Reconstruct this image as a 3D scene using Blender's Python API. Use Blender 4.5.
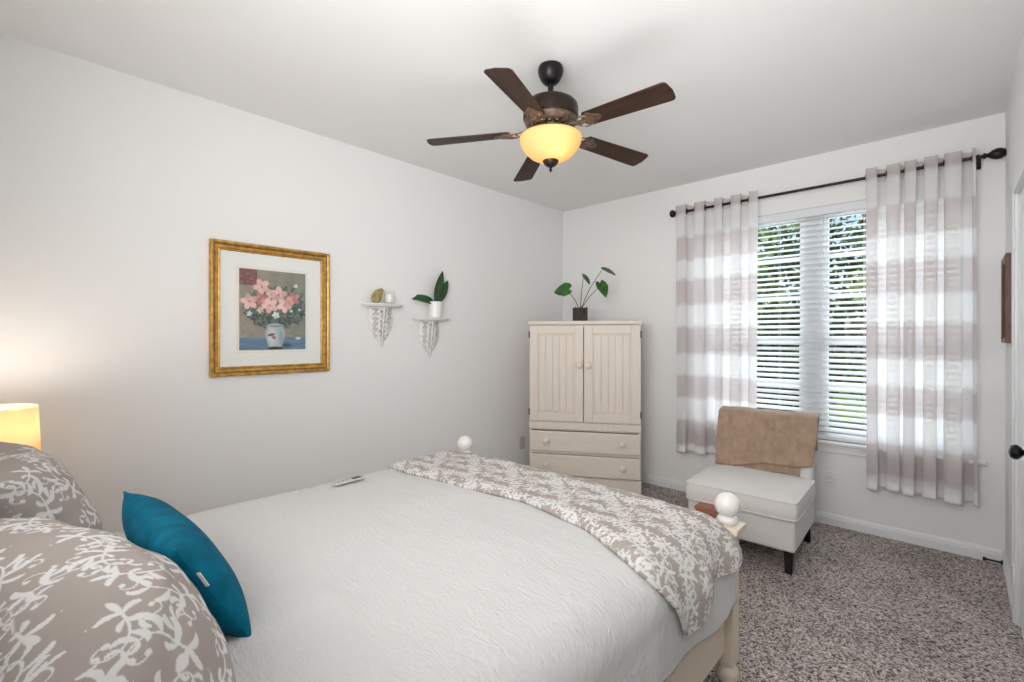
import bpy, bmesh, math, random
import numpy as np
from mathutils import Vector, Matrix, noise

C = bpy.context
SC = C.scene
for o in list(bpy.data.objects):
    bpy.data.objects.remove(o)
PI = math.pi
R = math.radians

# ------------------------------------------------------------------ camera
cam_data = bpy.data.cameras.new('camera')
cam_data.sensor_width = 36.0
cam_data.lens = 473.6 / 1024 * 36.0
cam_data.shift_y = -4.0 / 1024
cam_data.clip_start = 0.02
cam = bpy.data.objects.new('camera', cam_data)
SC.collection.objects.link(cam)
cam.location = (3.13, 0.0, 1.378)
cam.rotation_euler = (R(90), 0, R(43.2))
SC.camera = cam

# ------------------------------------------------------------------ world, sun, big lights, exposure
world = bpy.data.worlds.new('world')
SC.world = world
world.use_nodes = True
wn = world.node_tree
wn.nodes.clear()
w_out = wn.nodes.new('ShaderNodeOutputWorld')
w_bg = wn.nodes.new('ShaderNodeBackground')
w_sky = wn.nodes.new('ShaderNodeTexSky')
w_sky.sky_type = 'NISHITA'
w_sky.sun_disc = False
w_sky.sun_elevation = R(45)
w_sky.sun_rotation = R(200)
w_sky.air_density = 1.0
w_sky.dust_density = 2.5
w_bg.inputs['Strength'].default_value = 0.24
wn.links.new(w_sky.outputs[0], w_bg.inputs[0])
wn.links.new(w_bg.outputs[0], w_out.inputs[0])


def lamp_object(name, kind, loc, energy, color=(1, 1, 1), rot=(0, 0, 0), size=None, size_y=None, radius=None):
    d = bpy.data.lights.new(name, kind)
    d.energy = energy
    d.color = color
    if kind == 'AREA':
        d.shape = 'RECTANGLE'
        d.size = size
        d.size_y = size_y or size
    if kind == 'POINT' and radius:
        d.shadow_soft_size = radius
    o = bpy.data.objects.new(name, d)
    o.location = loc
    o.rotation_euler = rot
    SC.collection.objects.link(o)
    return o


sun = lamp_object('sun', 'SUN', (0, -5, 8), 3.2, (1, .96, .88), (R(46), 0, R(-18)))
sun.data.angle = R(1.0)
# unseen fill lamps added to even the room; daylight falling in through the window
fl = lamp_object('ceiling_fill', 'AREA', (2.45, 1.25, 1.25), 7.8, (1, .998, .994), (R(180 - 34), 0, R(35)), 1.4, 1.1)  # added fill facing up, in place of a flash bounced off the ceiling
fl.data.spread = R(155)
wbn = lamp_object('rear_fill', 'AREA', (2.25, -.38, 1.9), 57, (1, .998, .995), (R(99), 0, R(20)), 2.0, 1.2)  # added soft fill in front of the head wall, aimed down the room
wbn.data.spread = R(135)
lamp_object('window_daylight', 'AREA', (2.33, 4.75, 1.6), 78, (.93, .97, 1), (R(-90), 0, 0), 2.2, 2.2)

SC.view_settings.view_transform = 'Standard'
SC.view_settings.look = 'None'
SC.view_settings.gamma = 1.0
SC.view_settings.use_curve_mapping = False
SC.view_settings.exposure = 0.0

# ------------------------------------------------------------------ materials
def new_mat(name):
    m = bpy.data.materials.new(name)
    m.use_nodes = True
    nt = m.node_tree
    b = nt.nodes['Principled BSDF']
    return m, nt, b


def mat(name, color, rough=.6, metal=0.0, var=0.0, scale=30.0, bump=0.0, bscale=200.0, bdist=.001, spec=.5, stretch=(1, 1, 1), sheen=0.0):
    m, nt, b = new_mat(name)
    b.inputs['Base Color'].default_value = (*color, 1)
    b.inputs['Roughness'].default_value = rough
    b.inputs['Metallic'].default_value = metal
    b.inputs['Specular IOR Level'].default_value = spec
    if sheen:
        b.inputs['Sheen Weight'].default_value = sheen
    if var or bump:
        tc = nt.nodes.new('ShaderNodeTexCoord')
        mp = nt.nodes.new('ShaderNodeMapping')
        mp.inputs['Scale'].default_value = stretch
        nt.links.new(tc.outputs['Object'], mp.inputs[0])
    if var:
        n = nt.nodes.new('ShaderNodeTexNoise')
        n.inputs['Scale'].default_value = scale
        n.inputs['Detail'].default_value = 5
        r = nt.nodes.new('ShaderNodeValToRGB')
        r.color_ramp.elements[0].position = .3
        r.color_ramp.elements[1].position = .7
        r.color_ramp.elements[0].color = (*[max(0, c * (1 - var)) for c in color], 1)
        r.color_ramp.elements[1].color = (*[min(1, c * (1 + var)) for c in color], 1)
        nt.links.new(mp.outputs[0], n.inputs['Vector'])
        nt.links.new(n.outputs[0], r.inputs[0])
        nt.links.new(r.outputs[0], b.inputs['Base Color'])
    if bump:
        n2 = nt.nodes.new('ShaderNodeTexNoise')
        n2.inputs['Scale'].default_value = bscale
        n2.inputs['Detail'].default_value = 3
        bp = nt.nodes.new('ShaderNodeBump')
        bp.inputs['Strength'].default_value = bump
        bp.inputs['Distance'].default_value = bdist
        nt.links.new(mp.outputs[0], n2.inputs['Vector'])
        nt.links.new(n2.outputs[0], bp.inputs['Height'])
        nt.links.new(bp.outputs[0], b.inputs['Normal'])
    return m


M = {}
M['wall'] = mat('wall_paint', (.85, .846, .838), .85, bump=.25, bscale=140, bdist=.002, spec=.2)
M['ceiling'] = mat('ceiling_paint', (.86, .855, .847), .9, bump=.25, bscale=110, bdist=.002, spec=.15)
M['trim'] = mat('white_trim_paint', (.82, .83, .84), .4, var=.015, scale=6)
M['cream'] = mat('cream_paint', (.77, .68, .55), .45, var=.05, scale=5, stretch=(1, 1, .3))
M['finial_white'] = mat('white_gloss_paint', (.84, .82, .77), .3, var=.02, scale=9)
M['armoire'] = mat('pickled_wood', (.745, .665, .585), .5, var=.045, scale=14, stretch=(6, 6, .5), bump=.05, bscale=60)
M['armoire_drawer'] = mat('pickled_wood_drawer', (.745, .665, .585), .5, var=.045, scale=14, stretch=(.6, 6, 6), bump=.05, bscale=60)
M['knob_wood'] = mat('pale_knob_wood', (.76, .67, .57), .45, var=.05, scale=20)
M['black'] = mat('black_metal', (.012, .011, .011), .35, .5, var=.1, scale=30)
M['bronze'] = mat('rubbed_bronze', (.035, .024, .018), .38, .7, var=.35, scale=18)
M['aged_bronze'] = mat('aged_bronze_brass', (.17, .115, .085), .42, .6, var=.5, scale=45)
M['black_wood'] = mat('espresso_wood', (.012, .009, .008), .35, var=.2, scale=20)
M['gold'] = mat('gilded_wood', (.53, .30, .075), .36, .55, var=.3, scale=35, bump=.1, bscale=120)
M['gold_dark'] = mat('gilded_wood_dark_band', (.30, .155, .05), .42, .5, var=.4, scale=35)  # darker brown gold for the frame bead
M['mat_board'] = mat('white_mat_board', (.80, .81, .78), .8, var=.01, scale=80)
M['mat_bevel'] = mat('cream_mat_bevel', (.78, .70, .60), .8, var=.02, scale=80)
M['chair_fabric'] = mat('oatmeal_fabric', (.74, .72, .695), .9, var=.10, scale=260, bump=.25, bscale=500, spec=.15)
M['throw'] = mat('tan_plush', (.42, .30, .215), .95, var=.16, scale=22, bump=.9, bscale=150, bdist=.007, stretch=(1, 1, .6), spec=.05, sheen=.4)
M['white_ceramic'] = mat('white_ceramic', (.86, .86, .85), .2, var=.01, scale=20)
M['shelf_white'] = mat('distressed_white_wood', (.80, .78, .755), .6, var=.06, scale=60)
M['teal'] = mat('teal_velvet', (.003, .125, .205), .7, var=.22, scale=22, bump=.12, bscale=420, spec=.06)
M['tag'] = mat('white_tag', (.8, .8, .78), .7, var=.02, scale=90)
M['leaf'] = mat('glossy_leaf', (.035, .12, .02), .3, var=.45, scale=25)
M['leaf_dark'] = mat('dark_glossy_leaf', (.014, .058, .012), .32, var=.4, scale=30)
M['stem'] = mat('brown_green_stem', (.16, .14, .06), .5, var=.3, scale=60)
M['bark_pot'] = mat('dark_bark', (.06, .042, .033), .75, var=.7, scale=35, stretch=(3, 3, .3), bump=.5, bscale=80)
M['soil'] = mat('potting_soil', (.03, .02, .014), .95, var=.5, scale=120)
M['stone'] = mat('agate_stone', (.34, .26, .10), .3, var=.45, scale=28)
M['dark_frame'] = mat('walnut_frame', (.10, .042, .018), .4, var=.5, scale=18, stretch=(6, 6, .6))
M['hem'] = mat('white_linen_hem', (.84, .82, .81), .9, var=.03, scale=60, spec=.1)
M['outlet'] = mat('white_plastic', (.80, .80, .78), .35, var=.01, scale=30)
M['outlet_gray'] = mat('gray_plastic', (.56, .54, .52), .4, var=.01, scale=30)
M['slot'] = mat('dark_slot', (.03, .03, .03), .6, var=.1, scale=30)
M['remote'] = mat('silver_plastic', (.55, .53, .52), .35, var=.03, scale=40)
M['remote_dark'] = mat('dark_button', (.05, .05, .05), .4, var=.05, scale=40)
M['redwood'] = mat('reddish_wood', (.36, .15, .10), .5, var=.25, scale=10, stretch=(.5, 5, 5))
M['blind'] = mat('white_slat', (.74, .765, .79), .4, var=.015, scale=8)
M['mattress'] = mat('mattress_ticking', (.75, .74, .72), .9, var=.03, scale=40)
M['nightstand'] = mat('cream_nightstand_wood', (.72, .63, .52), .5, var=.06, scale=12)
M['lawn'] = mat('lawn', (.14, .26, .045), .95, var=.5, scale=1.4)
M['path'] = mat('pale_concrete', (.62, .60, .56), .9, var=.1, scale=4)
M['trunk'] = mat('tree_bark', (.10, .075, .055), .9, var=.4, scale=12)
M['foliage_light'] = mat('bright_foliage', (.17, .27, .07), .6, var=.6, scale=2.2)
M['foliage_mid'] = mat('mid_foliage', (.07, .135, .045), .6, var=.6, scale=2.2)
M['foliage_dark'] = mat('dark_foliage', (.035, .075, .03), .6, var=.6, scale=2.2)

# fan blade: walnut with grain along the blade (local x)
def wood_blade():
    m, nt, b = new_mat('walnut_blade')
    tc = nt.nodes.new('ShaderNodeTexCoord')
    mp = nt.nodes.new('ShaderNodeMapping')
    mp.inputs['Scale'].default_value = (3, 60, 30)
    n = nt.nodes.new('ShaderNodeTexNoise')
    n.inputs['Scale'].default_value = 2.0
    n.inputs['Detail'].default_value = 6
    n.inputs['Distortion'].default_value = .6
    r = nt.nodes.new('ShaderNodeValToRGB')
    r.color_ramp.elements[0].position = .32
    r.color_ramp.elements[1].position = .72
    r.color_ramp.elements[0].color = (.016, .007, .004, 1)
    r.color_ramp.elements[1].color = (.062, .029, .017, 1)
    b.inputs['Roughness'].default_value = .5
    b.inputs['Specular IOR Level'].default_value = .3
    nt.links.new(tc.outputs['Object'], mp.inputs[0])
    nt.links.new(mp.outputs[0], n.inputs['Vector'])
    nt.links.new(n.outputs[0], r.inputs[0])
    nt.links.new(r.outputs[0], b.inputs['Base Color'])
    return m
M['blade'] = wood_blade()


def carpet_mat():
    m, nt, b = new_mat('speckled_carpet')
    tc = nt.nodes.new('ShaderNodeTexCoord')
    v = nt.nodes.new('ShaderNodeTexVoronoi')
    v.inputs['Scale'].default_value = 145
    n0 = nt.nodes.new('ShaderNodeTexNoise')
    n0.inputs['Scale'].default_value = 60
    n0.inputs['Detail'].default_value = 2
    mixv = nt.nodes.new('ShaderNodeVectorMath')
    mixv.operation = 'MULTIPLY_ADD'
    mixv.inputs[1].default_value = (.02, .02, .02)
    nt.links.new(n0.outputs['Color'], mixv.inputs[0])
    nt.links.new(tc.outputs['Object'], mixv.inputs[2])
    nt.links.new(mixv.outputs[0], v.inputs['Vector'])
    sep = nt.nodes.new('ShaderNodeSeparateColor')
    nt.links.new(v.outputs['Color'], sep.inputs[0])
    r = nt.nodes.new('ShaderNodeValToRGB')
    cr = r.color_ramp
    cr.elements[0].position = 0.0
    cr.elements[0].color = (.065, .052, .047, 1)
    cr.elements[1].position = 1.0
    cr.elements[1].color = (.80, .73, .70, 1)
    for p, c in ((.2, (.21, .175, .16)), (.5, (.46, .40, .375)), (.78, (.62, .55, .52))):
        e = cr.elements.new(p)
        e.color = (*c, 1)
    nt.links.new(sep.outputs[0], r.inputs[0])
    big = nt.nodes.new('ShaderNodeTexNoise')
    big.inputs['Scale'].default_value = 3.5
    big.inputs['Detail'].default_value = 3
    br = nt.nodes.new('ShaderNodeValToRGB')
    br.color_ramp.elements[0].position = .35
    br.color_ramp.elements[1].position = .65
    br.color_ramp.elements[0].color = (.86, .86, .86, 1)
    br.color_ramp.elements[1].color = (1.08, 1.08, 1.08, 1)
    nt.links.new(tc.outputs['Object'], big.inputs['Vector'])
    nt.links.new(big.outputs[0], br.inputs[0])
    mul = nt.nodes.new('ShaderNodeMix')
    mul.data_type = 'RGBA'
    mul.blend_type = 'MULTIPLY'
    mul.inputs['Factor'].default_value = 1.0
    nt.links.new(r.outputs[0], mul.inputs[6])
    nt.links.new(br.outputs[0], mul.inputs[7])
    nt.links.new(mul.outputs[2], b.inputs['Base Color'])
    b.inputs['Roughness'].default_value = 1.0
    b.inputs['Specular IOR Level'].default_value = .05
    bp = nt.nodes.new('ShaderNodeBump')
    bp.inputs['Strength'].default_value = .6
    bp.inputs['Distance'].default_value = .008
    nt.links.new(v.outputs['Distance'], bp.inputs['Height'])
    bp.invert = True
    nt.links.new(bp.outputs[0], b.inputs['Normal'])
    return m
M['carpet'] = carpet_mat()


def print_mat(name, ground, motif, bscale=500.0, wr=.25):
    """woven cotton whose two-tone print is a mesh attribute"""
    m, nt, b = new_mat(name)
    at = nt.nodes.new('ShaderNodeAttribute')
    at.attribute_name = 'motif'
    mx = nt.nodes.new('ShaderNodeMix')
    mx.data_type = 'RGBA'
    mx.inputs[6].default_value = (*ground, 1)
    mx.inputs[7].default_value = (*motif, 1)
    nt.links.new(at.outputs['Fac'], mx.inputs['Factor'])
    nt.links.new(mx.outputs[2], b.inputs['Base Color'])
    b.inputs['Roughness'].default_value = .9
    b.inputs['Specular IOR Level'].default_value = .12
    tc = nt.nodes.new('ShaderNodeTexCoord')
    n = nt.nodes.new('ShaderNodeTexNoise')
    n.inputs['Scale'].default_value = 16
    n.inputs['Detail'].default_value = 4
    bp = nt.nodes.new('ShaderNodeBump')
    bp.inputs['Strength'].default_value = wr
    bp.inputs['Distance'].default_value = .02
    nt.links.new(tc.outputs['Object'], n.inputs['Vector'])
    nt.links.new(n.outputs[0], bp.inputs['Height'])
    nt.links.new(bp.outputs[0], b.inputs['Normal'])
    return m
M['damask'] = print_mat('taupe_scroll_cotton', (.405, .355, .325), (.74, .725, .71))


def quilt_mat():
    m, nt, b = new_mat('white_crinkled_quilt')
    b.inputs['Base Color'].default_value = (.665, .66, .652, 1)
    b.inputs['Roughness'].default_value = .92
    b.inputs['Specular IOR Level'].default_value = .1
    tc = nt.nodes.new('ShaderNodeTexCoord')
    mp = nt.nodes.new('ShaderNodeMapping')
    mp.inputs['Rotation'].default_value = (0, 0, R(12))
    mp.inputs['Scale'].default_value = (34, 78, 34)
    n = nt.nodes.new('ShaderNodeTexNoise')
    n.inputs['Scale'].default_value = 1.0
    n.inputs['Detail'].default_value = 3
    n.inputs['Distortion'].default_value = 1.0
    bp = nt.nodes.new('ShaderNodeBump')
    bp.inputs['Strength'].default_value = .6
    bp.inputs['Distance'].default_value = .0075
    nt.links.new(tc.outputs['Object'], mp.inputs[0])
    nt.links.new(mp.outputs[0], n.inputs['Vector'])
    nt.links.new(n.outputs[0], bp.inputs['Height'])
    nt.links.new(bp.outputs[0], b.inputs['Normal'])
    return m
M['quilt'] = quilt_mat()


def curtain_mat():
    m, nt, b = new_mat('sheer_striped_linen')
    nt.nodes.remove(b)
    out = nt.nodes['Material Output']
    at = nt.nodes.new('ShaderNodeAttribute')
    at.attribute_name = 'motif'
    tc = nt.nodes.new('ShaderNodeTexCoord')
    mp = nt.nodes.new('ShaderNodeMapping')
    mp.inputs['Scale'].default_value = (400, 400, 900)
    n = nt.nodes.new('ShaderNodeTexNoise')
    n.inputs['Scale'].default_value = 1.0
    nt.links.new(tc.outputs['Object'], mp.inputs[0])
    nt.links.new(mp.outputs[0], n.inputs['Vector'])
    mx = nt.nodes.new('ShaderNodeMix')
    mx.data_type = 'RGBA'
    mx.inputs[6].default_value = (.74, .68, .675, 1)
    mx.inputs[7].default_value = (.94, .93, .93, 1)
    nt.links.new(at.outputs['Fac'], mx.inputs['Factor'])
    dif = nt.nodes.new('ShaderNodeBsdfDiffuse')
    trl = nt.nodes.new('ShaderNodeBsdfTranslucent')
    trp = nt.nodes.new('ShaderNodeBsdfTransparent')
    nt.links.new(mx.outputs[2], dif.inputs[0])
    nt.links.new(mx.outputs[2], trl.inputs[0])
    m1 = nt.nodes.new('ShaderNodeMixShader')
    m1.inputs[0].default_value = .40
    nt.links.new(dif.outputs[0], m1.inputs[1])
    nt.links.new(trl.outputs[0], m1.inputs[2])
    th = nt.nodes.new('ShaderNodeMapRange')
    th.inputs['From Min'].default_value = .3
    th.inputs['From Max'].default_value = .7
    th.inputs['To Min'].default_value = .80
    th.inputs['To Max'].default_value = .91
    nt.links.new(n.outputs[0], th.inputs[0])
    m2 = nt.nodes.new('ShaderNodeMixShader')
    nt.links.new(th.outputs[0], m2.inputs[0])
    nt.links.new(trp.outputs[0], m2.inputs[1])
    nt.links.new(m1.outputs[0], m2.inputs[2])
    nt.links.new(m2.outputs[0], out.inputs[0])
    return m
M['curtain'] = curtain_mat()


def glass_mat(name='window_glass', tint=(.97, .985, .98), blend=.12):
    m, nt, b = new_mat(name)
    nt.nodes.remove(b)
    out = nt.nodes['Material Output']
    trp = nt.nodes.new('ShaderNodeBsdfTransparent')
    trp.inputs[0].default_value = (*tint, 1)
    gl = nt.nodes.new('ShaderNodeBsdfGlossy')
    gl.inputs['Roughness'].default_value = .03
    fr = nt.nodes.new('ShaderNodeLayerWeight')
    fr.inputs[0].default_value = blend
    mx = nt.nodes.new('ShaderNodeMixShader')
    nt.links.new(fr.outputs['Fresnel'], mx.inputs[0])
    nt.links.new(trp.outputs[0], mx.inputs[1])
    nt.links.new(gl.outputs[0], mx.inputs[2])
    nt.links.new(mx.outputs[0], out.inputs[0])
    return m
M['glass'] = glass_mat()


def shade_mat(name, color, emit, strength, trans):
    m, nt, b = new_mat(name)
    nt.nodes.remove(b)
    out = nt.nodes['Material Output']
    tc = nt.nodes.new('ShaderNodeTexCoord')
    n = nt.nodes.new('ShaderNodeTexNoise')
    n.inputs['Scale'].default_value = 12
    n.inputs['Detail'].default_value = 3
    nt.links.new(tc.outputs['Object'], n.inputs['Vector'])
    r = nt.nodes.new('ShaderNodeValToRGB')
    r.color_ramp.elements[0].color = (*[c * .9 for c in color], 1)
    r.color_ramp.elements[1].color = (*[min(1, c * 1.06) for c in color], 1)
    nt.links.new(n.outputs[0], r.inputs[0])
    dif = nt.nodes.new('ShaderNodeBsdfDiffuse')
    trl = nt.nodes.new('ShaderNodeBsdfTranslucent')
    em = nt.nodes.new('ShaderNodeEmission')
    em.inputs[0].default_value = (*emit, 1)
    em.inputs[1].default_value = strength
    nt.links.new(r.outputs[0], dif.inputs[0])
    nt.links.new(r.outputs[0], trl.inputs[0])
    mx = nt.nodes.new('ShaderNodeMixShader')
    mx.inputs[0].default_value = trans
    nt.links.new(dif.outputs[0], mx.inputs[1])
    nt.links.new(trl.outputs[0], mx.inputs[2])
    ad = nt.nodes.new('ShaderNodeAddShader')
    nt.links.new(mx.outputs[0], ad.inputs[0])
    nt.links.new(em.outputs[0], ad.inputs[1])
    nt.links.new(ad.outputs[0], out.inputs[0])
    return m
M['bowl_glass'] = shade_mat('amber_alabaster_glass', (.93, .72, .42), (1, .52, .16), .16, .6)
M['lamp_shade'] = shade_mat('warm_linen_shade', (.88, .70, .47), (1, .62, .24), .12, .5)


def emit_mat(name, color, strength):
    m, nt, b = new_mat(name)
    b.inputs['Base Color'].default_value = (*color, 1)
    b.inputs['Emission Color'].default_value = (*color, 1)
    b.inputs['Emission Strength'].default_value = strength
    return m
M['bulb'] = emit_mat('glowing_bulb', (1, .86, .62), 6)


def attr_color_mat(name, attr, rough=.6):
    m, nt, b = new_mat(name)
    at = nt.nodes.new('ShaderNodeAttribute')
    at.attribute_name = attr
    nt.links.new(at.outputs['Color'], b.inputs['Base Color'])
    b.inputs['Roughness'].default_value = rough
    tc = nt.nodes.new('ShaderNodeTexCoord')
    n = nt.nodes.new('ShaderNodeTexNoise')
    n.inputs['Scale'].default_value = 120
    bp = nt.nodes.new('ShaderNodeBump')
    bp.inputs['Strength'].default_value = .2
    bp.inputs['Distance'].default_value = .001
    nt.links.new(tc.outputs['Object'], n.inputs['Vector'])
    nt.links.new(n.outputs[0], bp.inputs['Height'])
    nt.links.new(bp.outputs[0], b.inputs['Normal'])
    return m
M['painting'] = attr_color_mat('oil_paint', 'paint', .5)

# ------------------------------------------------------------------ mesh helpers
class MB:
    def __init__(self):
        self.v, self.f = [], []
        self.m = Matrix.Identity(4)
        self.attr = {}

    def add(self, vs, fs):
        o = len(self.v)
        for p in vs:
            self.v.append(tuple(self.m @ Vector(p)))
        for f in fs:
            self.f.append(tuple(i + o for i in f))
        return self

    def box(self, lo, hi):
        x0, y0, z0 = lo
        x1, y1, z1 = hi
        return self.add([(x0, y0, z0), (x1, y0, z0), (x1, y1, z0), (x0, y1, z0), (x0, y0, z1), (x1, y0, z1), (x1, y1, z1), (x0, y1, z1)],
                        [(0, 3, 2, 1), (4, 5, 6, 7), (0, 1, 5, 4), (1, 2, 6, 5), (2, 3, 7, 6), (3, 0, 4, 7)])

    def lathe(self, prof, c=(0, 0, 0), axis='z', n=32, close=True):
        vs, fs = [], []
        for r, h in prof:
            for k in range(n):
                a = 2 * PI * k / n
                p = (r * math.cos(a), r * math.sin(a), h)
                if axis == 'x':
                    p = (p[2], p[0], p[1])
                elif axis == 'y':
                    p = (p[1], p[2], p[0])
                vs.append((p[0] + c[0], p[1] + c[1], p[2] + c[2]))
        for i in range(len(prof) - 1):
            for k in range(n):
                k2 = (k + 1) % n
                fs.append((i * n + k, i * n + k2, (i + 1) * n + k2, (i + 1) * n + k))
        if close:
            fs.append(tuple(range(n - 1, -1, -1)))
            L = (len(prof) - 1) * n
            fs.append(tuple(L + k for k in range(n)))
        return self.add(vs, fs)

    def tube(self, pts, r, n=8):
        pts = [Vector(p) for p in pts]
        rs = r if isinstance(r, (list, tuple)) else [r] * len(pts)
        vs, fs = [], []
        prev = None
        for i, p in enumerate(pts):
            t = (pts[min(i + 1, len(pts) - 1)] - pts[max(i - 1, 0)]).normalized()
            if prev is None:
                a = t.orthogonal().normalized()
            else:
                a = (prev - t * prev.dot(t))
                a = a.normalized() if a.length > 1e-6 else t.orthogonal().normalized()
            prev = a
            b = t.cross(a)
            for k in range(n):
                th = 2 * PI * k / n
                vs.append(p + (a * math.cos(th) + b * math.sin(th)) * rs[i])
        for i in range(len(pts) - 1):
            for k in range(n):
                k2 = (k + 1) % n
                fs.append((i * n + k, i * n + k2, (i + 1) * n + k2, (i + 1) * n + k))
        fs.append(tuple(range(n - 1, -1, -1)))
        L = (len(pts) - 1) * n
        fs.append(tuple(L + k for k in range(n)))
        return self.add(vs, fs)

    def grid(self, P):
        """P: array (nu, nv, 3)"""
        nu, nv = P.shape[:2]
        fs = [(i * nv + j, (i + 1) * nv + j, (i + 1) * nv + j + 1, i * nv + j + 1) for i in range(nu - 1) for j in range(nv - 1)]
        return self.add([tuple(map(float, p)) for p in P.reshape(-1, 3)], fs)

    def prism(self, poly, z0, z1, axes='xy'):
        n = len(poly)
        def pt(a, b, c):
            return {'xy': (a, b, c), 'xz': (a, c, b), 'yz': (c, a, b)}[axes]
        vs = [pt(a, b, z0) for a, b in poly] + [pt(a, b, z1) for a, b in poly]
        fs = [tuple(range(n - 1, -1, -1)), tuple(range(n, 2 * n))]
        fs += [(i, (i + 1) % n, n + (i + 1) % n, n + i) for i in range(n)]
        return self.add(vs, fs)

    def build(self, name, material, parent=None, loc=(0, 0, 0), rot=(0, 0, 0), bevel=0.0, seg=2, smooth=35, solid=0.0, solid_off=0.0, subsurf=0, fix=True, floats=None, colors=None):
        me = bpy.data.meshes.new(name)
        me.from_pydata(self.v, [], self.f)
        me.update()
        if fix:
            bm = bmesh.new()
            bm.from_mesh(me)
            bmesh.ops.recalc_face_normals(bm, faces=bm.faces)
            bm.to_mesh(me)
            bm.free()
        if floats is not None:
            a = me.attributes.new('motif', 'FLOAT', 'POINT')
            a.data.foreach_set('value', np.asarray(floats, dtype=np.float32))
        if colors is not None:
            a = me.attributes.new('paint', 'FLOAT_COLOR', 'POINT')
            a.data.foreach_set('color', np.asarray(colors, dtype=np.float32).ravel())
        me.materials.append(material)
        if smooth:
            me.shade_smooth()
            if smooth < 180:
                me.set_sharp_from_angle(angle=R(smooth))
        o = bpy.data.objects.new(name, me)
        SC.collection.objects.link(o)
        o.location = loc
        o.rotation_euler = rot
        if parent:
            o.parent = parent
        if bevel:
            b = o.modifiers.new('bevel', 'BEVEL')
            b.width = bevel
            b.segments = seg
            b.limit_method = 'ANGLE'
            b.angle_limit = R(40)
        if solid:
            s = o.modifiers.new('solid', 'SOLIDIFY')
            s.thickness = solid
            s.offset = solid_off
        if subsurf:
            s = o.modifiers.new('sub', 'SUBSURF')
            s.levels = subsurf
            s.render_levels = subsurf
        return o


def tag(o, label, cat, group=None, kind=None):
    o['label'] = label
    o['category'] = cat
    if group:
        o['group'] = group
    if kind:
        o['kind'] = kind
    return o


def thing(name, label, cat, loc=(0, 0, 0), rz=0, group=None):
    o = bpy.data.objects.new(name, None)
    o.empty_display_size = .05
    SC.collection.objects.link(o)
    o.location = loc
    o.rotation_euler = (0, 0, rz)
    return tag(o, label, cat, group)


def struct(o, label=None, cat=None):
    o['kind'] = 'structure'
    if label:
        o['label'] = label
        o['category'] = cat
    return o


def rbox(lo, hi):
    return MB().box(lo, hi)


def smoothstep(a, b, x):
    t = np.clip((np.asarray(x, float) - a) / (b - a), 0, 1)
    return t * t * (3 - 2 * t)


def nz(x, y, z, s, seed=0.0):
    return noise.noise(Vector((x * s + seed, y * s + seed * 1.7, z * s - seed)))


# ------------------------------------------------------------------ the room
RX, RY0, RY1, RH = 3.345, -0.46, 4.14, 2.74
T = .12
WX0, WX1, WZ0, WZ1 = 1.44, 3.22, .615, 2.35      # window opening
DY0, DY1, DZ = 2.63, 3.30, 2.06                  # closet door opening in the right wall

struct(rbox((-T, RY0 - T, -.1), (RX + T, RY1 + .2, 0)).build('floor', M['carpet'], smooth=0), 'speckled brown and gray carpet floor', 'floor')
struct(rbox((-T, RY0 - T, RH), (RX + T, RY1 + .6, RH + .2)).build('ceiling', M['ceiling'], smooth=0), 'plain white ceiling', 'ceiling')
struct(rbox((-T, RY0 - T, 0), (0, RY1 + T, RH)).build('wall_left', M['wall'], smooth=0), 'pale gray wall with the flower picture', 'wall')
struct(rbox((0, RY0 - T, 0), (RX, RY0, RH)).build('wall_front', M['wall'], smooth=0), 'pale gray wall behind the head of the bed', 'wall')
wb = MB()
wb.box((0, RY1, 0), (WX0, RY1 + T, RH)).box((WX1, RY1, 0), (RX + T, RY1 + T, RH))
wb.box((WX0, RY1, 0), (WX1, RY1 + T, WZ0)).box((WX0, RY1, WZ1), (WX1, RY1 + T, RH))
struct(wb.build('wall_back', M['wall'], smooth=0), 'pale gray wall around the window', 'wall')
wr = MB()
wr.box((RX, RY0 - T, 0), (RX + T, DY0, RH)).box((RX, DY1, 0), (RX + T, RY1, RH)).box((RX, DY0, DZ), (RX + T, DY1, RH))
struct(wr.build('wall_right', M['wall'], smooth=0), 'pale gray wall with the closet door', 'wall')


def base_poly():   # section: depth from wall, height
    return [(0, 0), (.016, 0), (.016, .052), (.011, .057), (.011, .066), (.007, .074), (.004, .082), (0, .082)]

bb = MB().prism(base_poly(), RY0, RY1, 'xz')
struct(bb.build('baseboard_left', M['trim'], smooth=20), 'white baseboard on the wall with the flower picture', 'baseboard')
bb = MB().prism([(RY1 - d, z) for d, z in base_poly()], .016, RX - .016, 'yz')
struct(bb.build('baseboard_back', M['trim'], smooth=20), 'white baseboard under the window', 'baseboard')
bb = MB().prism([(RX - d, z) for d, z in base_poly()], DY1 + .066, RY1, 'xz')
struct(bb.build('baseboard_right', M['trim'], smooth=20), 'white baseboard beside the closet door', 'baseboard')

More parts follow.
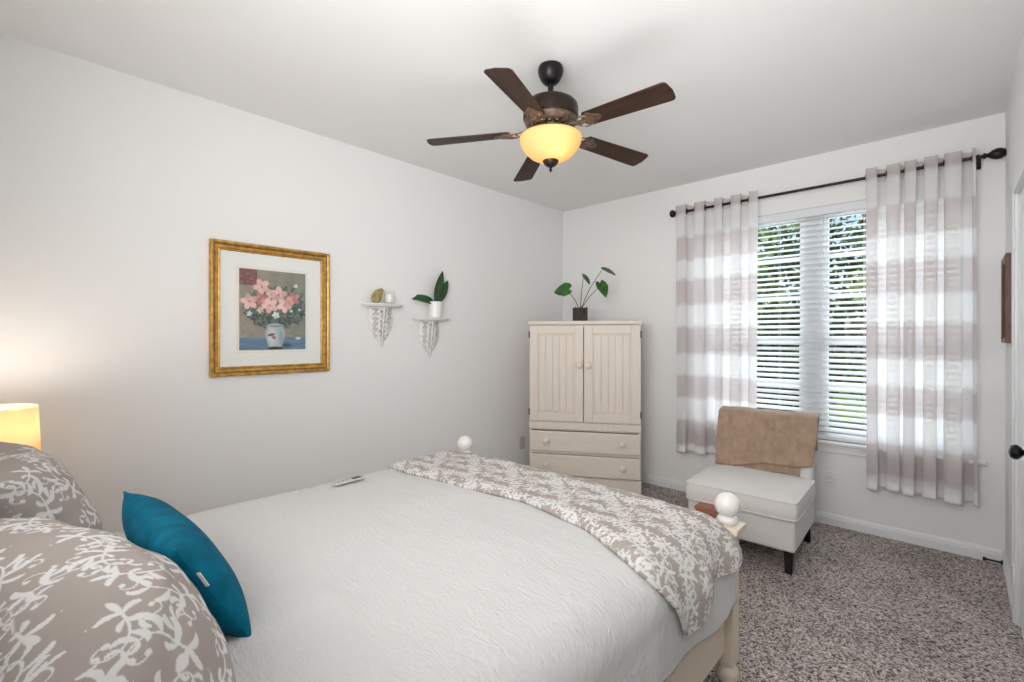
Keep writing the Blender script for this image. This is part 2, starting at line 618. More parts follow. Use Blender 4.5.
# closet door with its casing
ca = MB()
for y0, y1, z0, z1 in ((DY1, DY1 + .066, 0, DZ + .066), (DY0 - .066, DY0, 0, DZ + .066), (DY0, DY1, DZ, DZ + .066)):
    ca.box((RX - .013, y0, z0), (RX, y1, z1))
    s = .012
    ca.box((RX - .019, y0 + s, z0), (RX - .013, y1 - s, z1 - (s if z1 > DZ else 0)))
door = ca.build('door_1', M['trim'], bevel=.003)
struct(door, 'white closet door in its casing at the right', 'door')
dl = MB().box((RX + .004, DY0 + .003, .01), (RX + .038, DY1 - .003, DZ - .003))
for z0, z1 in ((.22, .85), (1.05, 1.86)):
    for y0, y1 in ((DY0 + .1, DY0 + .30), (DY0 + .37, DY1 - .1)):
        dl.box((RX - .001, y0, z0), (RX + .006, y1, z1))
dl.build('door_panel', M['trim'], door, bevel=.004)
for z in (.235, 1.03, 1.845):
    h = MB().lathe([(.006, -.045), (.006, .045)], (RX - .014, DY1 + .001, z), n=12)
    h.box((RX - .0175, DY1 + .003, z - .044), (RX - .0135, DY1 + .03, z + .044))
    h.lathe([(.003, .045), (.007, .047), (.004, .054)], (RX - .014, DY1 + .001, z), n=12)
    h.build('hinge', M['trim'], door)
kb = MB().lathe([(.031, 0), (.031, -.006), (.026, -.010), (.012, -.013), (.011, -.030), (.020, -.036), (.0285, -.046), (.029, -.056), (.022, -.066), (.008, -.070), (0.0005, -.0705)], (RX + .004, DY0 + .07, .928), 'x', 28, False)
kn = kb.build('door_knob', M['black'], door)
kn['label'] = 'round black door knob'

# window
WY = RY1 + .075
win = MB()
fw = .045
for x0, x1, z0, z1 in ((WX0, WX0 + fw, WZ0, WZ1), (WX1 - fw, WX1, WZ0, WZ1), (WX0, WX1, WZ1 - fw, WZ1), (WX0, WX1, WZ0, WZ0 + fw), (2.265, 2.395, WZ0, WZ1)):
    win.box((x0, WY, z0), (x1, WY + .06, z1))
window = win.build('window_1', M['trim'], bevel=.003)
struct(window, 'twin white window with blind and curtains', 'window')
for x0, x1 in ((WX0 + fw, 2.265), (2.395, WX1 - fw)):
    sash = MB()
    for z0, z1 in ((WZ0 + fw, 1.35), (1.35, WZ1 - fw)):
        b = .03
        dy = .0 if z0 < 1 else .022
        for a0, a1, c0, c1 in ((x0, x0 + b, z0, z1), (x1 - b, x1, z0, z1), (x0 + b, x1 - b, z0, z0 + b), (x0 + b, x1 - b, z1 - b, z1)):
            sash.box((a0, WY + .008 + dy, c0), (a1, WY + .03 + dy, c1))
    for z in (1.69, 1.995):
        sash.box((x0 + .03, WY + .034, z - .011), (x1 - .03, WY + .046, z + .011))
    sash.box((x0 + .03, WY + .012, .99), (x1 - .03, WY + .024, 1.012))
    so = sash.build('window_sash', M['trim'], window, bevel=.002)
    MB().box((x0 + .02, WY + .017, WZ0 + .06), (x1 - .02, WY + .020, 1.34)).box((x0 + .02, WY + .039, 1.36), (x1 - .02, WY + .042, WZ1 - .06)).build('pane', M['glass'], so, smooth=0)
st = MB().box((WX0 - .06, RY1 - .04, WZ0 - .025), (WX1 + .045, RY1 + .075, WZ0))
st.build('window_sill', M['trim'], window, bevel=.006)
ap = MB().box((WX0 - .035, RY1 - .014, WZ0 - .083), (WX1 + .02, RY1, WZ0 - .027)).box((WX0 - .035, RY1 - .020, WZ0 - .045), (WX1 + .02, RY1, WZ0 - .027))
ap.build('window_apron', M['trim'], window, bevel=.003)

# ------------------------------------------------------------------ window blind
bl = thing('window_blind', 'white horizontal slat blind covering the window panes', 'blind', (2.33, RY1 + .035, WZ1))
BW = (WX1 - WX0) / 2 - .012
rb = MB().box((-BW, -.02, -.05), (BW, .025, -.002))
rb.box((-BW - .004, -.031, -.062), (BW + .004, -.021, -.001))
rb.build('headrail', M['blind'], bl, bevel=.003)
sl = MB()
z = -.085
tilt = R(25)
nsl = 0
while z > -1.70:
    a = Vector((0, math.cos(tilt), math.sin(tilt))) * .025
    n_ = Vector((0, -math.sin(tilt), math.cos(tilt)))
    pts = []
    for q in (-1, -.5, 0, .5, 1):
        pts.append(a * q + n_ * (.0025 * (1 - q * q)))
    vs, fs = [], []
    for x in (-BW, BW):
        for p in pts:
            vs.append((x, p.y, z + p.z + .0013))
        for p in reversed(pts):
            vs.append((x, p.y, z + p.z - .0013))
    for k in range(10):
        fs.append((k, (k + 1) % 10, 10 + (k + 1) % 10, 10 + k))
    fs += [tuple(range(9, -1, -1)), tuple(range(10, 20))]
    sl.add(vs, fs)
    z -= .0425
    nsl += 1
sl.build('slats', M['blind'], bl, smooth=30)
MB().box((-BW, -.025, -1.734), (BW, .025, -1.712)).build('bottom_rail', M['blind'], bl, bevel=.004)
for x in (-.75, -.22, .05, .32, .75):
    cd = MB()
    for y in (-.026, .026):
        cd.tube([(x, y, -.05), (x, y, -1.705)], .0011, 6)
    cd.build('ladder_cord', M['blind'], bl)

# ------------------------------------------------------------------ curtain rod and curtains
ROD_Y, ROD_Z = 4.055, 2.475
rod = thing('curtain_rod', 'black curtain rod with bulb shaped ends above window', 'curtain rod', (2.3, ROD_Y, ROD_Z))
MB().lathe([(.0105, -.98), (.0105, .955)], (0, 0, 0), 'x', 20).build('pole', M['bronze'], rod)
fin = [(.0105, 0), (.017, .003), (.017, .012), (.011, .018), (.014, .026), (.026, .040), (.033, .060), (.032, .078), (.022, .096), (.010, .104), (.0005, .106)]
MB().lathe(fin[:2] + fin[2:], (.945, 0, 0), 'x', 28, False).build('finial', M['black'], rod)
MB().lathe([(r, -h * .62) for r, h in fin], (-.975, 0, 0), 'x', 28, False).build('finial', M['black'], rod)
for x in (-.94, .925):
    b = MB().lathe([(.004, .085), (.006, .0)], (x, 0, -.018), 'y', 10)
    b.box((x - .007, -.012, -.026), (x + .007, .012, -.012))
    b.lathe([(.016, -.007), (.016, .007)], (x, 0, 0), 'x', 20)
    b.lathe([(.006, -.052), (.006, -.024)], (x, 0, 0), 'z', 12)
    b.box((x - .015, .075, -.055), (x + .015, .084, .02))
    b.build('bracket', M['black'], rod, bevel=.001)

BANDS = [(2.56, 0), (2.448, 1), (2.249, 0), (2.047, 1), (1.877, 0), (1.658, 1), (1.467, 0), (1.235, 1), (1.048, 0), (.855, 1), (.66, 0), (.445, 1), (.0, 1)]


def band_value(zz):
    out = np.zeros_like(zz)
    for i in range(len(BANDS) - 1):
        zt, v = BANDS[i]
        zb = BANDS[i + 1][0]
        if v:
            out = np.maximum(out, smoothstep(zb - .014, zb + .014, zz) * (1 - smoothstep(zt - .014, zt + .014, zz)))
    return out


def make_curtain(name, label, x0, x1, waves, zb0, zb1, seed, top_pts):
    nu, nv = 260, 110
    u = np.linspace(0, 1, nu)
    v = np.linspace(0, 1, nv)
    U, V = np.meshgrid(u, v, indexing='ij')
    warp = U + .018 * np.sin(U * 9 + seed) + .012 * np.sin(U * 21 + seed * 2)
    ph = 2 * PI * waves * warp
    amp = .037 + .012 * np.sin(U * 7 + seed) * V
    amp2 = .016 * V * np.sin(ph * .5 + seed + V * 1.5)
    ztop = 2.535 - .010 * (np.cos(ph) ** 2)
    zbot = zb0 + (zb1 - zb0) * U
    Z = ztop + (zbot - ztop) * V
    sway = .02 * V * np.sin(U * 5 + seed)
    X = x0 + (x1 - x0) * U + .019 * np.sin(ph * 2 + .6) + sway * .5
    Y = ROD_Y + 1.12 * amp * np.sign(np.cos(ph)) * np.abs(np.cos(ph)) ** .75 + amp2 + .004 * np.sin(Z * 9 + U * 13)
    P = np.stack([X - (x0 + x1) / 2, Y - ROD_Y, Z - 2.5], -1)
    t = thing(name, label, 'curtain', ((x0 + x1) / 2, ROD_Y, 2.5), 0, 'striped sheer curtains')
    zz = Z.reshape(-1).copy()
    band = band_value(zz + .006 * np.sin(U.reshape(-1) * 40))
    hem = (zz < (zbot.reshape(-1) + .065))
    band = np.where(hem, 1.0, band)
    MB().grid(P).build('curtain_panel', M['curtain'], t, smooth=180, floats=band, fix=False)
    j0 = nv - 4
    Ph = P[:, j0:, :].copy()
    Ph[:, :, 1] -= .002
    Pb_ = P[:, j0:, :].copy()
    Pb_[:, :, 1] += .002
    MB().grid(np.concatenate([Ph, Pb_[:, ::-1, :]], 1)).build('hem', M['hem'], t, smooth=180, fix=False)
    # grommets sit where the cloth crosses the rod
    k = 0
    for i in range(nu - 1):
        a, b_ = Y[i, 3] - ROD_Y, Y[i + 1, 3] - ROD_Y
        if a * b_ <= 0 and a != b_:
            x = X[i, 4] - (x0 + x1) / 2
            slope = math.atan2(Y[i + 1, 3] - Y[i, 3], X[i + 1, 3] - X[i, 3])
            g = MB()
            g.m = Matrix.Translation((x, 0, ROD_Z - 2.5)) @ Matrix.Rotation(slope, 4, 'Z')
            prof = [(.020 + .0055 * math.cos(q), .0055 * .8 * math.sin(q)) for q in np.linspace(0, 2 * PI, 9)]
            g.lathe(prof, (0, 0, 0), 'y', 22, False)
            g.build('grommet', M['bronze'], t)
            k += 1
    return t

make_curtain('curtain', 'sheer striped curtain panel left of the window, behind the chair', 1.315, 1.985, 4.5, .375, .40, .4, None)
make_curtain('curtain', 'sheer striped curtain panel right of the window, nearer the closet door', 2.66, 3.225, 5.5, .345, .345, 2.1, None)

# ------------------------------------------------------------------ ceiling fan
FX, FY = 1.636, 1.876
fan = thing('ceiling_fan', 'bronze ceiling fan with five walnut blades and a glowing amber bowl light', 'ceiling fan', (FX, FY, RH))
MB().lathe([(.060, 0), (.063, -.010), (.064, -.024), (.059, -.046), (.048, -.068), (.036, -.082), (.018, -.088)], n=40).build('canopy', M['black'], fan)
MB().lathe([(.014, -.080), (.014, -.178)], n=20).lathe([(.021, -.160), (.026, -.176)], n=20).build('downrod', M['black'], fan)
MB().lathe([(.028, -.172), (.095, -.176), (.122, -.184), (.134, -.197), (.139, -.216), (.139, -.262), (.132, -.268)], n=56).build('motor_housing', M['bronze'], fan)
ring = MB().lathe([(.131, -.264), (.134, -.274), (.122, -.298), (.104, -.308), (.085, -.312), (.078, -.330), (.078, -.345)], n=56)
for k in range(20):
    a = 2 * PI * k / 20
    ring.m = Matrix.Rotation(a, 4, 'Z')
    ring.box((.088, -.006, -.317), (.112, .006, -.307))
ring.m = Matrix.Identity(4)
ring.build('motor_ring', M['aged_bronze'], fan)
ph0, HZ, RT, HW, PIT = 1.277, -.322, .630, .062, -.184
for k in range(5):
    a = ph0 + 2 * PI * k / 5
    L0, L1 = .205, RT
    pts = []
    n = 8
    # outline of the blade: slightly wider to the tip, rounded corners
    def outline():
        o = []
        w0, w1, rc = .050, HW, .022
        o.append((L0, -w0 + .012)); o.append((L0 + .012, -w0))
        for q in range(7):
            th = -PI / 2 + PI / 2 * q / 6
            o.append((L1 - rc + rc * math.cos(th), -w1 + rc + rc * math.sin(th)))
        o.append((L1 + .006, 0))
        for q in range(7):
            th = PI / 2 * q / 6
            o.append((L1 - rc + rc * math.cos(th), w1 - rc + rc * math.sin(th)))
        o.append((L0 + .012, w0)); o.append((L0, w0 - .012))
        return o
    mb = MB().prism(outline(), -.003, .003)
    rot = (Matrix.Rotation(-.018, 4, 'X') @ Matrix.Rotation(-.023, 4, 'Y') @ Matrix.Rotation(a, 4, 'Z') @ Matrix.Rotation(R(2.6), 4, 'Y') @ Matrix.Rotation(PIT, 4, 'X'))
    bo = mb.build('blade', M['blade'], fan, loc=(0, 0, HZ), bevel=.0015)
    bo.rotation_euler = rot.to_euler()
    ir = MB()
    ir.tube([(.09, 0, .012), (.13, 0, .002), (.17, 0, -.008), (.215, 0, -.007)], [.014, .012, .012, .010], 10)
    # scrolled plate under the blade
    pl = []
    for q in range(25):
        th = 2 * PI * q / 24
        rr = 1 + .22 * math.cos(3 * th)
        pl.append((.238 + .047 * math.cos(th) * rr, .040 * math.sin(th) * (1 + .15 * math.cos(4 * th))))
    ir.prism(pl[:-1], -.0085, -.0035)
    for sx, sy in ((.268, 0), (.225, .024), (.225, -.024)):
        ir.lathe([(.005, -.012), (.006, -.0085)], (sx, sy, 0), n=10)
    for s in (-1, 1):
        ir.tube([(.20 + .03 * math.cos(q), s * (.022 + .018 * math.sin(q)), -.009) for q in np.linspace(-1.2, 3.6, 14)], .0035, 6)
    io = ir.build('blade_iron', M['aged_bronze'], bo)
bowl = [(.151, -.357), (.1535, -.362), (.151, -.376), (.142, -.400), (.125, -.425), (.101, -.447), (.070, -.463), (.036, -.471), (.010, -.473)]
MB().lathe(bowl, n=56, close=False).build('bowl_shade', M['bowl_glass'], fan, solid=.004, solid_off=1, smooth=180)
MB().lathe([(.045, -.344), (.146, -.347), (.150, -.353), (.146, -.358)], n=56, close=False).build('shade_holder', M['aged_bronze'], fan, solid=.002)
f2 = MB().lathe([(.0005, -.466), (.030, -.466), (.040, -.470), (.040, -.478), (.034, -.490), (.022, -.500), (.011, -.505), (.006, -.509), (.006, -.514), (.009, -.518), (.006, -.524), (.003, -.530), (.0005, -.534)], n=32, close=False)
f2.build('shade_finial', M['bronze'], fan)
for bx, by, en in ((.056, -.030, 1.0), (-.050, .040, .15)):
    MB().lathe([(.0005, -.03), (.016, -.024), (.026, -.004), (.024, .014), (.013, .03), (.012, .05), (.0005, .05)], n=20, close=False).build('light_bulb', M['bulb'], fan, loc=(bx, by, -.405))
    lamp_object('bulb_light', 'POINT', (FX + bx * 1.2, FY + by * 1.2, RH - .428), en, (1, .84, .64), radius=.015)

# ------------------------------------------------------------------ framed flower picture on the left wall
PY, PZ = 1.143, 1.5445
pic = thing('framed_picture', 'gold framed flower painting with wide white mat on the left wall', 'picture', (0, PY, PZ))
HY, HZ2 = .3535, .397


def frame_ring(mb, prof, hy, hz):
    """prof: (inset from the outer edge, depth x)"""
    loops = []
    for ins, dx in prof:
        y, z_ = hy - ins, hz - ins
        loops.append([(dx, -y, -z_), (dx, y, -z_), (dx, y, z_), (dx, -y, z_)])
    vs = [p for l in loops for p in l]
    fs = []
    for i in range(len(loops) - 1):
        for k in range(4):
            k2 = (k + 1) % 4
            fs.append((i * 4 + k, i * 4 + k2, i * 4 + 4 + k2, i * 4 + 4 + k))
    mb.add(vs, fs)
    return mb

frame_ring(MB(), [(0, .001), (0, .026), (.004, .032), (.012, .034), (.018, .030), (.021, .023), (.030, .024), (.040, .021), (.045, .015), (.050, .017), (.054, .014), (.056, .008), (.056, .002)], HY, HZ2).build('frame', M['gold'], pic, smooth=25)
frame_ring(MB(), [(.0205, .0235), (.0245, .0262), (.0285, .0245)], HY, HZ2).build('frame_bead', M['gold_dark'], pic, smooth=25)
MB().box((.002, -HY + .05, -HZ2 + .05), (.008, HY - .05, HZ2 - .05)).build('mat_board', M['mat_board'], pic, smooth=0)
PW, PH = .197, .246
for e, col in ((.016, 'mat_bevel'), (.004, 'mat_bevel')):
    mbv = MB()
    frame_ring(mbv, [(0, .008), (0, .0092), (.002, .0094), (.0035, .0085)], PW + e, PH + e)
    mbv.build('mat_line', M[col], pic, smooth=0)


def paint_flowers(ny, nz_):
    yy, zz = np.meshgrid(np.linspace(0, 1, ny), np.linspace(0, 1, nz_), indexing='ij')
    rng = np.random.default_rng(5)
    def sr(r, g, b):
        c = np.array([r, g, b]) / 255.0
        return np.where(c <= .04045, c / 12.92, ((c + .055) / 1.055) ** 2.4)
    img = np.zeros((ny, nz_, 3))
    bgl, bgr = sr(152, 145, 132), sr(128, 134, 124)
    img[:] = bgl + (bgr - bgl) * yy[..., None]
    img *= (1 + .10 * np.sin(zz * 9 + yy * 4) * np.sin(yy * 23 + zz * 3))[..., None]
    asp = (PH / PW)
    def ell(cy, cz, ry, rz, col, ang=0.0, soft=.25, op=1.0):
        ca, sa = math.cos(ang), math.sin(ang)
        dy, dz = (yy - cy), (zz - cz) * asp
        a = (dy * ca + dz * sa) / ry
        b = (-dy * sa + dz * ca) / rz
        d = np.sqrt(a * a + b * b)
        m = (1 - smoothstep(1 - soft, 1 + soft, d))[..., None] * op
        img[:] = img * (1 - m) + np.asarray(col) * m
    for _ in range(120):
        ell(rng.random(), .2 + .8 * rng.random(), .08, .02, sr(*(np.array([138, 132, 112]) + rng.integers(-22, 22))), rng.random() * 3, .5, .35)
    # reddish patch at the upper corner
    m = ((yy < .25) & (zz > .80))[..., None]
    img[:] = np.where(m, sr(122, 84, 82), img)
    for _ in range(25):
        ell(.02 + .2 * rng.random(), .82 + .17 * rng.random(), .02, .012, sr(*(np.array([140, 98, 94]) + rng.integers(-25, 25))), rng.random() * 3, .4, .8)
    # table
    m = (zz < .150)[..., None]
    img[:] = np.where(m, sr(98, 124, 148), img)
    for _ in range(70):
        ell(rng.random(), .16 * rng.random(), .07, .012, sr(*(np.array([100, 126, 148]) + rng.integers(-24, 26))), 0, .5, .6)
    ell(.88, .145, .045, .022, sr(196, 200, 204))
    ell(.66, .055, .12, .03, sr(46, 62, 78), 0, .5, .8)
    # foliage
    for _ in range(420):
        a = rng.random() * 2 * PI
        rr = math.sqrt(rng.random())
        cy, cz = .53 + .46 * rr * math.cos(a), .53 + .25 * rr * math.sin(a)
        ell(cy, cz, .060, .017, sr(*(np.array([82, 98, 90]) + rng.integers(-28, 30))), rng.random() * PI, .35, .9)
    for _ in range(26):
        ell(.60 + .35 * rng.random(), .58 + .24 * rng.random(), .045, .011, sr(*(np.array([92, 108, 98]) + rng.integers(-20, 20))), .5 + rng.random(), .35, .9)
    # vase
    for cz, ry in ((.06, .105), (.09, .118), (.12, .128), (.15, .138), (.18, .146), (.21, .148), (.235, .142), (.255, .130), (.275, .120), (.295, .122)):
        ell(.52, cz, ry, .05, sr(172, 184, 188), 0, .15)
    ell(.47, .17, .06, .12, sr(202, 210, 210), 0, .5, .8)
    ell(.61, .16, .035, .14, sr(132, 148, 158), 0, .6, .7)
    ell(.52, .018, .11, .028, sr(60, 52, 46), 0, .2)
    ell(.46, .19, .055, .022, sr(128, 74, 76), .2, .4)
    ell(.50, .155, .026, .03, sr(150, 96, 92), .9, .4)
    ell(.53, .30, .10, .018, sr(118, 132, 134), 0, .4, .8)
    # blooms: five petals around a darker heart
    def bloom(cy, cz, s, base, heart):
        off = rng.random() * 6
        for k in range(5):
            a = off + 2 * PI * k / 5
            c = np.array(base) + rng.integers(-26, 22)
            ell(cy + s * .62 * math.cos(a), cz + s * .62 * math.sin(a) / asp, s * .60, s * .42, sr(*np.clip(c, 0, 255)), a, .3, .95)
        for k in range(7):
            a = rng.random() * 2 * PI
            ell(cy + s * .5 * rng.random() * math.cos(a), cz + s * .5 * rng.random() * math.sin(a) / asp, s * .26, s * .10, sr(*np.clip(np.array(base) + rng.integers(-48, 24), 0, 255)), a, .5, .7)
        ell(cy, cz, s * .20, s * .15, sr(*heart), off, .6, .8)
    pink, deep = (222, 182, 174), (204, 146, 142)
    for cy, cz, s, b_ in ((.32, .79, .105, pink), (.14, .60, .105, pink), (.30, .64, .085, deep), (.57, .70, .115, pink), (.80, .66, .09, deep), (.44, .56, .105, pink), (.66, .57, .10, pink), (.46, .70, .065, pink), (.30, .50, .045, (214, 186, 170))):
        bloom(cy, cz, s, b_, (180, 104, 108))
    for cy, cz, s in ((.53, .44, .05), (.84, .83, .028), (.77, .50, .022), (.14, .45, .035), (.90, .52, .018)):
        bloom(cy, cz, s, (206, 214, 210), (190, 186, 130))
    return np.clip(img, 0, 1)

ny_, nz_ = 150, 186
yy, zz = np.meshgrid(np.linspace(-PW, PW, ny_), np.linspace(-PH, PH, nz_), indexing='ij')
P = np.stack([np.full_like(yy, .0086), yy, zz], -1)
img = paint_flowers(ny_, nz_)
cols = np.concatenate([img.reshape(-1, 3), np.ones((ny_ * nz_, 1))], 1)
MB().grid(P).build('painting', M['painting'], pic, colors=cols, fix=False, solid=.0004)

# small dark frame on the right wall
sf = thing('wall_frame', 'small dark walnut frame seen edge-on on the right wall', 'picture', (RX, 3.88, 1.59))
HYs, HZs = .165, .245
mb = MB()
frame_ring(mb, [(0, -.001), (0, -.020), (.006, -.023), (.02, -.020), (.03, -.012), (.034, -.006)], HYs, HZs)
mb.build('frame', M['dark_frame'], sf, smooth=25)
MB().box((-.007, -HYs + .03, -HZs + .03), (-.002, HYs - .03, HZs - .03)).build('picture_panel', M['mat_board'], sf, smooth=0)

# ------------------------------------------------------------------ lace bracket shelves on the left wall
def make_shelf(loc, label):
    t = thing('wall_shelf', label, 'shelf', loc, 0, 'carved bracket shelves')
    # board: half-oval with a moulded edge
    for name_, z0, z1, sc in (('shelf_board', -.012, 0, 1.0), ('shelf_moulding', -.022, -.012, .90)):
        pl = [(.001, -.165 * sc)] + [(.035 + .085 * sc * math.sin(q), -.165 * sc * math.cos(q)) for q in np.linspace(.25, PI - .25, 16)] + [(.001, .165 * sc)]
        MB().prism(pl, z0, z1).build(name_, M['shelf_white'], t, bevel=.003)
    # fretwork corbel: curved half-shell tapering down
    nu, nv = 72, 96
    us, vs_ = np.linspace(-1, 1, nu), np.linspace(0, 1, nv)
    V, F = [], []
    def wid(v):
        return .092 * (.90 + .14 * math.sin(PI * min(1, v * 1.25))) * max(0, 1 - v ** 4.2) ** .60 + .005 + .004 * math.sin(v * 26) * (1 - v)
    def proj(v):
        return .004 + .040 * (1 - v) ** .7
    for u in us:
        for v in vs_:
            w = wid(v)
            V.append((.004 + (proj(v) + .004) * (1 - abs(u) ** 1.8), u * w, -.022 - .255 * v))
    def keep(u, v):
        if abs(u) < .07 or abs(u) > .90 or v < .05 or v > .95:
            return True
        w = wid(v) / .09
        a, b = abs(u) * w * 7.4, v * 14 + .8 * math.sin(abs(u) * 5)
        return math.sin(a * PI / 2.1 + (int(b) % 2) * 1.6) * math.sin((b % 1) * PI) < .10 + .18 * math.sin(v * 23 + u * u * 7)
    for i in range(nu - 1):
        for j in range(nv - 1):
            if keep((us[i] + us[i + 1]) / 2, (vs_[j] + vs_[j + 1]) / 2):
                F.append((i * nv + j, (i + 1) * nv + j, (i + 1) * nv + j + 1, i * nv + j + 1))
    MB().add(V, F).build('fretwork_bracket', M['shelf_white'], t, solid=.0035, smooth=40)
    rib = MB().tube([(proj(v) + .012, 0, -.022 - .255 * v) for v in np.linspace(0, 1, 14)], [.006] * 13 + [.004], 8)
    rib.build('center_rib', M['shelf_white'], t)
    fn = MB().lathe([(.004, -.268), (.016, -.276), (.012, -.284), (.007, -.288), (.013, -.296), (.010, -.306), (.001, -.312)], (.017, 0, 0), n=14, close=False)
    fn.build('drop_finial', M['shelf_white'], t)
    return t

make_shelf((0, 1.902, 1.622), 'carved white bracket shelf holding the stone and glass, next to the picture')
make_shelf((0, 2.345, 1.532), 'carved white bracket shelf holding the white pot with a broad-leaf plant')

# stone and glass on the first shelf
stn = MB()
nu, nv = 26, 16
g = np.zeros((nu, nv, 3))
for i in range(nu):
    for j in range(nv):
        th, ph = 2 * PI * i / (nu - 1), PI * j / (nv - 1)
        x, y, z = math.sin(ph) * math.cos(th), math.sin(ph) * math.sin(th), math.cos(ph)
        k = 1 + .16 * nz(x, y, z, 1.4, 3.1)
        k2 = (1 - .28 * z)
        g[i, j] = (.022 * x * k * k2, .036 * y * k * k2, .068 * z * k)
stn.grid(g)
so = stn.build('agate_stone', M['stone'], rot=(R(-38), R(-8), 0), loc=(.062, 1.840, 1.680), smooth=60)
tag(so, 'upright amber brown stone leaning beside a clear glass on the bracket shelf', 'stone')
cg = thing('candle_glass', 'small clear glass holding a white candle beside the amber stone', 'candle', (.060, 1.940, 1.622))
MB().lathe([(.026, .0), (.036, .001), (.038, .006), (.038, .10), (.0355, .10), (.0355, .012), (.001, .011)], n=30, close=False).build('glass_cup', glass_mat('clear_glass', (.985, .99, .985), .02), cg)
MB().lathe([(.0005, .0125), (.030, .0125), (.031, .016), (.030, .072), (.004, .070), (.0025, .070)], n=26, close=False).tube([(0, 0, .069), (.001, 0, .08)], .001, 6).build('candle', M['white_ceramic'], cg)


def leaf(mb, base, direction, up, length, width, bend=.3, fold=.25, shape='oval', n=14, m=7):
    d = Vector(direction).normalized()
    s = d.cross(Vector(up)).normalized()
    nrm = s.cross(d).normalized()
    P = np.zeros((n, m, 3))
    for i in range(n):
        t = i / (n - 1)
        if shape == 'oval':
            w = math.sin(PI * min(1, t ** .85)) ** .75
        else:  # heart: broad near the base
            w = (math.sin(PI * (t * .82 + .18) ** .9) ** .9) * (1.15 if t < .4 else 1.0) if t < .999 else 0
            if t == 0:
                w = .45
        c = Vector(base) + d * (length * t) - nrm * (bend * length * t * t)
        for j in range(m):
            q = (j / (m - 1)) * 2 - 1
            back = -.18 * length * abs(q) * (1 - t) ** 3 if shape == 'heart' else 0
            P[i, j] = c + s * (q * w * width / 2) + nrm * (fold * abs(q) * w * width / 2) + d * back
    mb.grid(P)

op = thing('potted_plant', 'white pot with three broad dark green leaves on the lower bracket shelf', 'plant', (.062, 2.362, 1.532))
MB().lathe([(.044, 0), (.050, .004), (.053, .10), (.056, .13), (.053, .131), (.048, .115), (.001, .112)], n=34, close=False).build('pot', M['white_ceramic'], op)
MB().lathe([(.0005, .1125), (.03, .114), (.0475, .1135)], n=24, close=False).build('soil', M['soil'], op)
for base, d, up, L_, w_, bd in (((0, .0, .11), (.03, .20, .95), (1, .05, 0), .28, .088, -.05), ((0, .01, .11), (.06, .48, .80), (1, -.1, .2), .24, .078, .10), ((0, -.005, .11), (.06, -.62, .40), (.85, .1, .5), .20, .080, .75)):
    lb = MB()
    leaf(lb, base, d, up, L_, w_, bd, .18)
    lb.build('leaf', M['leaf_dark'], op, solid=.002, smooth=180)

# ------------------------------------------------------------------ armoire in the far corner
AW, AH, AD = .96, 1.518, .48
ax, ay = .365, 3.165
arot = math.atan2(.5045, .863)
arm = thing('armoire', 'tall cream armoire with two beadboard doors above drawers in the far corner', 'armoire', (ax, ay, 0), arot)
bd = MB()
t_ = .022
bd.box((0, .02, 0), (t_, AD, 1.484)).box((AW - t_, .02, 0), (AW, AD, 1.484)).box((t_, AD - .012, .08), (AW - t_, AD, 1.484))
bd.box((t_, .02, .06), (AW - t_, AD - .012, .16)).box((t_, .022, .558), (AW - t_, AD - .012, .64)).box((t_, .022, .350), (AW - t_, AD - .012, .372)).box((t_, .022, 1.455), (AW - t_, AD - .012, 1.484))
bd.box((-.002, .004, 0), (AW + .002, .03, .155))
bd.box((-.001, .006, .572), (AW + .001, .024, .632))
bd.build('carcass', M['armoire'], arm, bevel=.003)
MB().box((-.006, -.010, 1.484), (AW + .006, AD + .004, AH)).build('top_board', M['armoire_drawer'], arm, bevel=.008, seg=3)
for side in (0, 1):
    x0, x1 = (.004, AW / 2 - .003) if side == 0 else (AW / 2 + .003, AW - .004)
    z0, z1 = .642, 1.479
    dr = MB()
    st_ = .072
    dr.box((x0, 0, z0), (x0 + st_, .02, z1)).box((x1 - st_, 0, z0), (x1, .02, z1)).box((x0 + st_, 0, z0), (x1 - st_, .02, z0 + st_)).box((x0 + st_, 0, z1 - st_), (x1 - st_, .02, z1))
    d_o = dr.build('door', M['armoire'], arm, bevel=.003)
    pn = MB()
    px0, px1, pz0, pz1 = x0 + st_, x1 - st_, z0 + st_, z1 - st_
    nb = 5
    bwid = (px1 - px0 - .03) / nb
    for k in range(nb):
        pn.box((px0 + .015 + k * bwid + .0022, .0045, pz0 + .016), (px0 + .015 + (k + 1) * bwid - .0022, .016, pz1 - .016))
    pn.box((px0, .011, pz0), (px1, .018, pz1))
    for a0, a1, c0, c1 in ((px0, px0 + .010, pz0, pz1), (px1 - .010, px1, pz0, pz1), (px0, px1, pz0, pz0 + .010), (px0, px1, pz1 - .010, pz1)):
        pn.box((a0, .003, c0), (a1, .014, c1))
    pn.build('beadboard_panel', M['armoire'], d_o, bevel=.002)
    kx = x1 - .036 if side == 0 else x0 + .036
    MB().lathe([(.014, 0), (.012, -.012), (.023, -.019), (.029, -.028), (.027, -.038), (.015, -.044), (.0005, -.045)], (kx, 0, 1.135), 'y', 24, False).build('knob', M['knob_wood'], d_o)
    hx = x0 - .002 if side == 0 else x1 + .002
    for z_ in (.72, 1.40):
        MB().lathe([(.005, -.028), (.005, .028)], (hx, -.003, z_), n=12).box((hx - .003, -.002, z_ - .025), (hx + .003, .018, z_ + .025)).build('hinge', M['black'], d_o)
